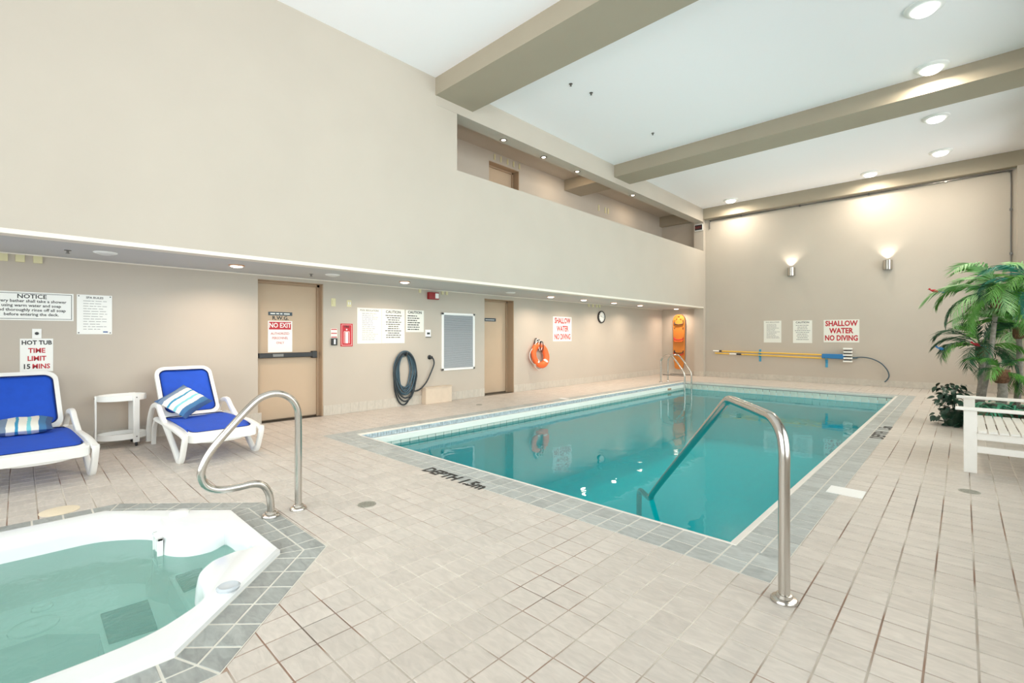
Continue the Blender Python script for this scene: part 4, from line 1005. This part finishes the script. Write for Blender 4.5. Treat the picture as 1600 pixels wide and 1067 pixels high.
for yy, lb in ((6.354, 'first downlight from the left in the gallery beam'), (7.541, 'second downlight from the left in the gallery beam'), (8.717, 'third downlight from the left in the gallery beam'), (11.2, 'rightmost downlight in the gallery beam')):
    t = thing('gallery_downlight', (-6.30, yy, 5.045), lb, 'ceiling light', 'downlights under the gallery beam')
    MB().lathe([(.07, 0), (.07, .006), (.045, .008)], (-6.30, yy, 5.045), 24, R=RX, caps=False).build('trim_ring', 'steel_dk', t)
    MB().lathe([(0, 0), (.045, 0), (.03, .012), (0, .014)], (-6.30, yy, 5.045), 20, R=RX, caps=False).build('lens', 'lamp_on', t)
    spot((-6.30, yy, 5.03), 8, (1, .8, .6), .04, parent=t)
for yy in (9.3, 13.0):
    l = area('gallery_area_light', (-6.9, yy, 5.44), (0, 0, 0), .2, .2, 8, (1, .78, .55), 'DISK')  # area lamp facing down under the gallery ceiling, no fixture built
for xx, yy, lb in ((-.35, 7.88, 'large round ceiling light nearest the camera, top right'), (-.35, 9.72, 'round ceiling light just before the far cross beam'), (-.37, 12.0, 'round ceiling light just past the cross beam on the right'), (-.36, 14.3, 'round ceiling light nearest the far right corner'), (-1.7, 14.95, 'round ceiling light by the far wall, above the right sconce'), (-5.1, 14.95, 'round ceiling light by the far left corner')):
    t = thing('ceiling_light', (xx, yy, ZC), lb, 'ceiling light', 'round white ceiling lights')
    MB().lathe([(.205, 0), (.205, .012), (.19, .03), (.145, .04), (.125, .034)], (xx, yy, ZC), 36, R=RX, caps=False).build('lamp_base', 'white', t)
    MB().lathe([(0, .03), (.13, .03), (.128, .06), (.10, .085), (0, .1)], (xx, yy, ZC), 36, R=RX, caps=False).build('glass_bowl', 'lamp_white', t)
    spot((xx, yy, ZC-.118), 30, (1, .9, .74), .13, parent=t, spread=pi)
# sprinklers and small ceiling fittings
for xx, yy, zz, lb in ((-6.96, .36, ZS, 'tiny sprinkler head in the soffit above the notice'), (-7.0, 3.0, ZS, 'tiny sprinkler head in the soffit above the push-bar door'), (-4.66, 6.27, ZC, 'tiny dark ceiling fitting between the two cross beams, leftmost'), (-4.58, 6.74, ZC, 'second tiny fitting on the ceiling just past the near beam'), (-4.58, 8.95, ZC, 'tiny ceiling fitting nearer the far cross beam')):
    MB().lathe([(.03, 0), (.03, .005), (.01, .008), (.01, .03), (.018, .032), (.018, .036), (0, .036)], (xx, yy, zz), 14, R=RX, caps=False).build('sprinkler', 'steel_dk', label=lb, category='sprinkler', group='sprinkler heads')

# ------------------------------------------------------------------ bench
t = thing('bench', (.3, 6.98, 0), 'white painted wooden bench at the right edge facing the pool', 'bench')
X0, X1, Y0, Y1 = .005, .66, 6.36, 7.62
for yy in (Y0, Y1-.05):
    MB().box(X0, X0+.095, yy, yy+.05, 0, .60).build('leg', 'benchwhite', t, bevel=.004)
    MB().box(X1-.09, X1, yy, yy+.05, 0, .88).build('leg', 'benchwhite', t, bevel=.004)
    MB().box(X0-.06, X1-.09, yy-.02, yy+.075, .60, .628).build('armrest', 'benchwhite', t, bevel=.006)
    MB().box(X0+.095, X1-.09, yy+.008, yy+.042, .20, .262).build('stretcher', 'benchwhite', t, bevel=.003)
    MB().box(X0+.095, X1-.09, yy+.005, yy+.045, .325, .39).build('seat_rail', 'benchwhite', t, bevel=.003)
k = 0
for xx in [X0+.10+.072*j for j in range(7)]:
    MB().box(xx, xx+.062, Y0-.012, Y1+.012, .392, .412).build('seat_slat', 'benchwhite', t, bevel=.003)
MB().box(X0+.03, X0+.06, Y0+.05, Y1-.05, .33, .39).build('front_rail', 'benchwhite', t, bevel=.003)
MB().box(X1-.06, X1-.02, Y0+.05, Y1-.05, .80, .87).box(X1-.06, X1-.02, Y0+.05, Y1-.05, .45, .50).build('back_rail', 'benchwhite', t, bevel=.004)
for j in range(11): MB().box(X1-.052, X1-.03, Y0+.08+.105*j, Y0+.14+.105*j, .5, .8).build('back_slat', 'benchwhite', t, bevel=.003)

# ------------------------------------------------------------------ plants
pl_ = thing('planter', (.55, 9.75, 0), 'low brown planter box behind the white bench', 'planter')
MB().box(.12, 1.15, 9.40, 10.2, 0, .30).build('planter_box', 'pot', pl_, bevel=.02); MB().box(.15, 1.12, 9.43, 10.17, .30, .305).build('soil', 'soil', pl_, smooth=False)
def frond_mesh(L_, rise, droop, nl, wl, seed, m):
    rn = random.Random(seed); b = MB()
    P_ = [Vector((L_*s*(1-.2*s*s), 0, L_*(rise*s-droop*s**2.4))) for s in [k/12 for k in range(13)]]
    b.sweep(P_, .008, n=5, taper=lambda q: 1-.8*q)
    for i in range(nl):
        s = .16+.84*i/(nl-1); f_ = s*12; k = min(11, int(f_)); p = P_[k].lerp(P_[k+1], min(1, f_-k)); tg = (P_[k+1]-P_[k]).normalized()
        ll = wl*(sin(pi*(.12+.80*s))**.6)*rn.uniform(.85, 1.1)
        for sd in (-1, 1):
            side = Vector((0, sd, 0)); d = (side*.7+tg*.8+Vector((0, 0, rn.uniform(-.35, .1)))).normalized()
            nrm_ = tg.cross(side).normalized(); wv = tg*.013
            a = p; m1 = p+d*ll*.45-Vector((0, 0, .008)); e_ = p+d*ll-Vector((0, 0, .04+.05*rn.random()))
            b.add([a-wv*.4, a+wv*.4, m1-wv+nrm_*.004, m1+wv, e_], [(0, 1, 3, 2), (2, 3, 4)])
    me = bpy.data.meshes.new('frond'); me.from_pydata(b.v, [], b.f); me.materials.append(M[m]); return me
FM = {}
for key, m in (('g', 'frond'), ('l', 'frond_lt'), ('d', 'frond_dk'), ('t', 'frond_teal')):
    for v in range(3): FM[key, v] = frond_mesh(.78+.08*v, (.75, .45, .2)[v], (.75, .65, .55)[v], 32, .25, v*7+ord(key), m)
def palm(base, topp, cols, lab, nf=13, sc=1, seed=1, r=.05, fib=.3, aim=None):
    rn = random.Random(seed); t = thing('palm_tree', base, lab, 'palm', 'artificial palms behind the bench')
    b_, tp = Vector(base), Vector(topp)
    path = smoothpath([b_, b_.lerp(tp, .5)+Vector((.02, 0, 0)), tp], 8)
    MB().sweep(path, r, n=10, taper=lambda q: 1-.25*q+.05*math.sin(q*60)).build('trunk', 'trunk', t)
    dv = (tp-b_).normalized()
    MB().sweep([tp-dv*fib, tp-dv*fib*.8, tp-dv*fib*.4, tp+dv*.05], r*1.2, n=12, taper=lambda q: .8+.55*sin(q*2.2)).build('crown_fibre', 'fibre', t)
    for k in range(nf):
        v = rn.choice((0, 0, 1, 1, 2)); f_ = bpy.data.objects.new('frond', FM[cols[k % len(cols)], v]); COL.objects.link(f_); f_.parent = t
        az = 2*pi*k/nf+rn.uniform(-.2, .2); s = sc*rn.uniform(.85, 1.12)
        ex = tp.x+cos(az)*.75*s
        if ex > 1.15: s *= max(.35, (1.15-tp.x)/(cos(az)*.75*s))
        f_.location = tp-b_+Vector((0, 0, .03)); f_.rotation_euler = (rn.uniform(-.25, .25), radians(rn.choice((-35, -15, 0, 15, 30))), az); f_.scale = (s, s, s)
    return t
palm((.19, 9.70, .3), (.36, 9.75, 1.95), 'lgldg', 'tallest artificial palm with a leaning trunk behind the bench', 26, 1.0, 3, .036, .3)
palm((.17, 9.95, .3), (.20, 9.95, 1.12), 'dgdd', 'short palm at the left of the group with dark drooping fronds', 14, .85, 5, .045, .15)
palm((.38, 9.55, .3), (.39, 9.55, .80), 'gdg', 'stout low palm in the middle of the planter', 12, .6, 9, .06, .14)
palm((.72, 9.7, .3), (.74, 9.7, 1.95), 'tgtl', 'teal-tinged palm at the right picture edge', 20, .9, 12, .04, .2)
palm((.56, 9.95, .3), (.58, 9.95, 1.40), 'glg', 'mid-height palm between the tall and the teal palm', 16, .85, 14, .04, .12)
def leafm(L_, w, m, curl=.25, name='leaf'):
    vs = []; fs = []
    for i in range(6):
        s = i/5; ww = w*sin(pi*(.06+.94*s)**.8)*.5 if i < 5 else .001
        z = -curl*L_*s*s
        vs += [(L_*s, -ww, z+.15*ww), (L_*s, 0, z), (L_*s, ww, z+.15*ww)]
    for i in range(5):
        for j in range(2): q = i*3+j; fs.append((q, q+3, q+4, q+1))
    me = bpy.data.meshes.new(name); me.from_pydata(vs, [], fs); me.materials.append(M[m]); me.shade_smooth(); return me
LM = leafm(.10, .07, 'leaf_dk')
rn = random.Random(21)
t = thing('leafy_plant', (-.02, 9.6, 0), 'dark glossy-leaved plant spilling beside the bench post', 'plant')
MB().lathe([(.10, 0), (.13, .2), (.14, .22), (.12, .22), (.11, .19), (0, .19)], (-.10, 9.55, 0), 20, caps=False).build('pot', 'leaf_dk', t)
for k in range(9):
    a = rn.uniform(0, 2*pi); e_ = Vector((-.10+.16*cos(a), 9.55+.16*sin(a), rn.uniform(.12, .62)))
    MB().sweep(smoothpath([(-.10, 9.55, .2), (-.10+.05*cos(a), 9.55+.05*sin(a), .42), e_], 4), .004, n=5).build('stem', 'leaf_dk', t)
for k in range(200):
    a = rn.uniform(0, 2*pi); z_ = rn.uniform(.03, .62); r_ = rn.uniform(.06, .24)*(1.1-.5*z_)
    f_ = bpy.data.objects.new('leaf', LM); COL.objects.link(f_); f_.parent = t
    f_.location = Vector((-.10+r_*cos(a), 9.55+r_*sin(a), z_))-wloc(t); f_.rotation_euler = (rn.uniform(-.6, .6), rn.uniform(-.5, .9), a+rn.uniform(-.6, .6)); s = rn.uniform(.7, 1.15); f_.scale = (s, s, s)
LS = leafm(.30, .045, 'leaf_stripe', .9)
t = thing('striped_plant', (.55, 9.15, 0), 'low plant with arching striped leaves seen through the bench arm', 'plant')
MB().lathe([(.16, 0), (.19, .2), (.2, .24), (.18, .24), (.17, .2), (0, .2)], (.55, 9.12, 0), 20, caps=False).build('pot', 'pot', t)
for k in range(110):
    a = rn.uniform(0, 2*pi); f_ = bpy.data.objects.new('leaf', LS); COL.objects.link(f_); f_.parent = t
    f_.location = Vector((.55+.42*rn.uniform(-1, 1), 9.12+.1*sin(a), .34+rn.uniform(-.1, .08)))-wloc(t); f_.rotation_euler = (rn.uniform(-.4, .4), rn.uniform(-.9, -.2), a); s = rn.uniform(.6, 1.1); f_.scale = (s, s, s)
# bird ornaments in the palms
def bird(loc, m, rz, lab):
    t = thing('bird_ornament', loc, lab, 'ornament', 'bird ornaments in the palms'); l = Vector(loc); c_, s_ = cos(rz), sin(rz)
    P_ = [l+Vector((q*.05*c_, q*.05*s_, .018*q)) for q in (-1, -.6, -.2, .2, .6, 1)]
    MB().sweep(P_, .02, n=10, taper=lambda q: .25+.9*sin(pi*min(.97, q+.05))).build('body', m, t)
    MB().lathe([(0, -.015), (.010, -.012), (.015, 0), (.010, .012), (0, .015)], l+Vector((.054*c_, .054*s_, .03)), 12, caps=False).build('head', m, t)
    MB().sweep([l-Vector((.04*c_, .04*s_, .01)), l-Vector((.12*c_, .12*s_, .035))], .01, .004, n=6).build('tail', 'brush', t)
    MB().sweep([l+Vector((.062*c_, .062*s_, .03)), l+Vector((.08*c_, .08*s_, .022))], .005, n=6, taper=lambda q: 1-.9*q).build('beak', 'dark', t)
bird((-.24, 9.7, 1.13), 'brush', 2.9, 'blue bird ornament on the lowest left palm frond')
bird((.14, 9.6, 1.2), 'red', 2.6, 'red bird ornament beside the tall palm trunk')
bird((-.32, 9.75, 2.02), 'red', 3.0, 'tiny red bird ornament at the tip of the upper left frond')
bird((.80, 9.4, 1.05), 'lightblue', 3.2, 'light blue bird ornament at the right picture edge')
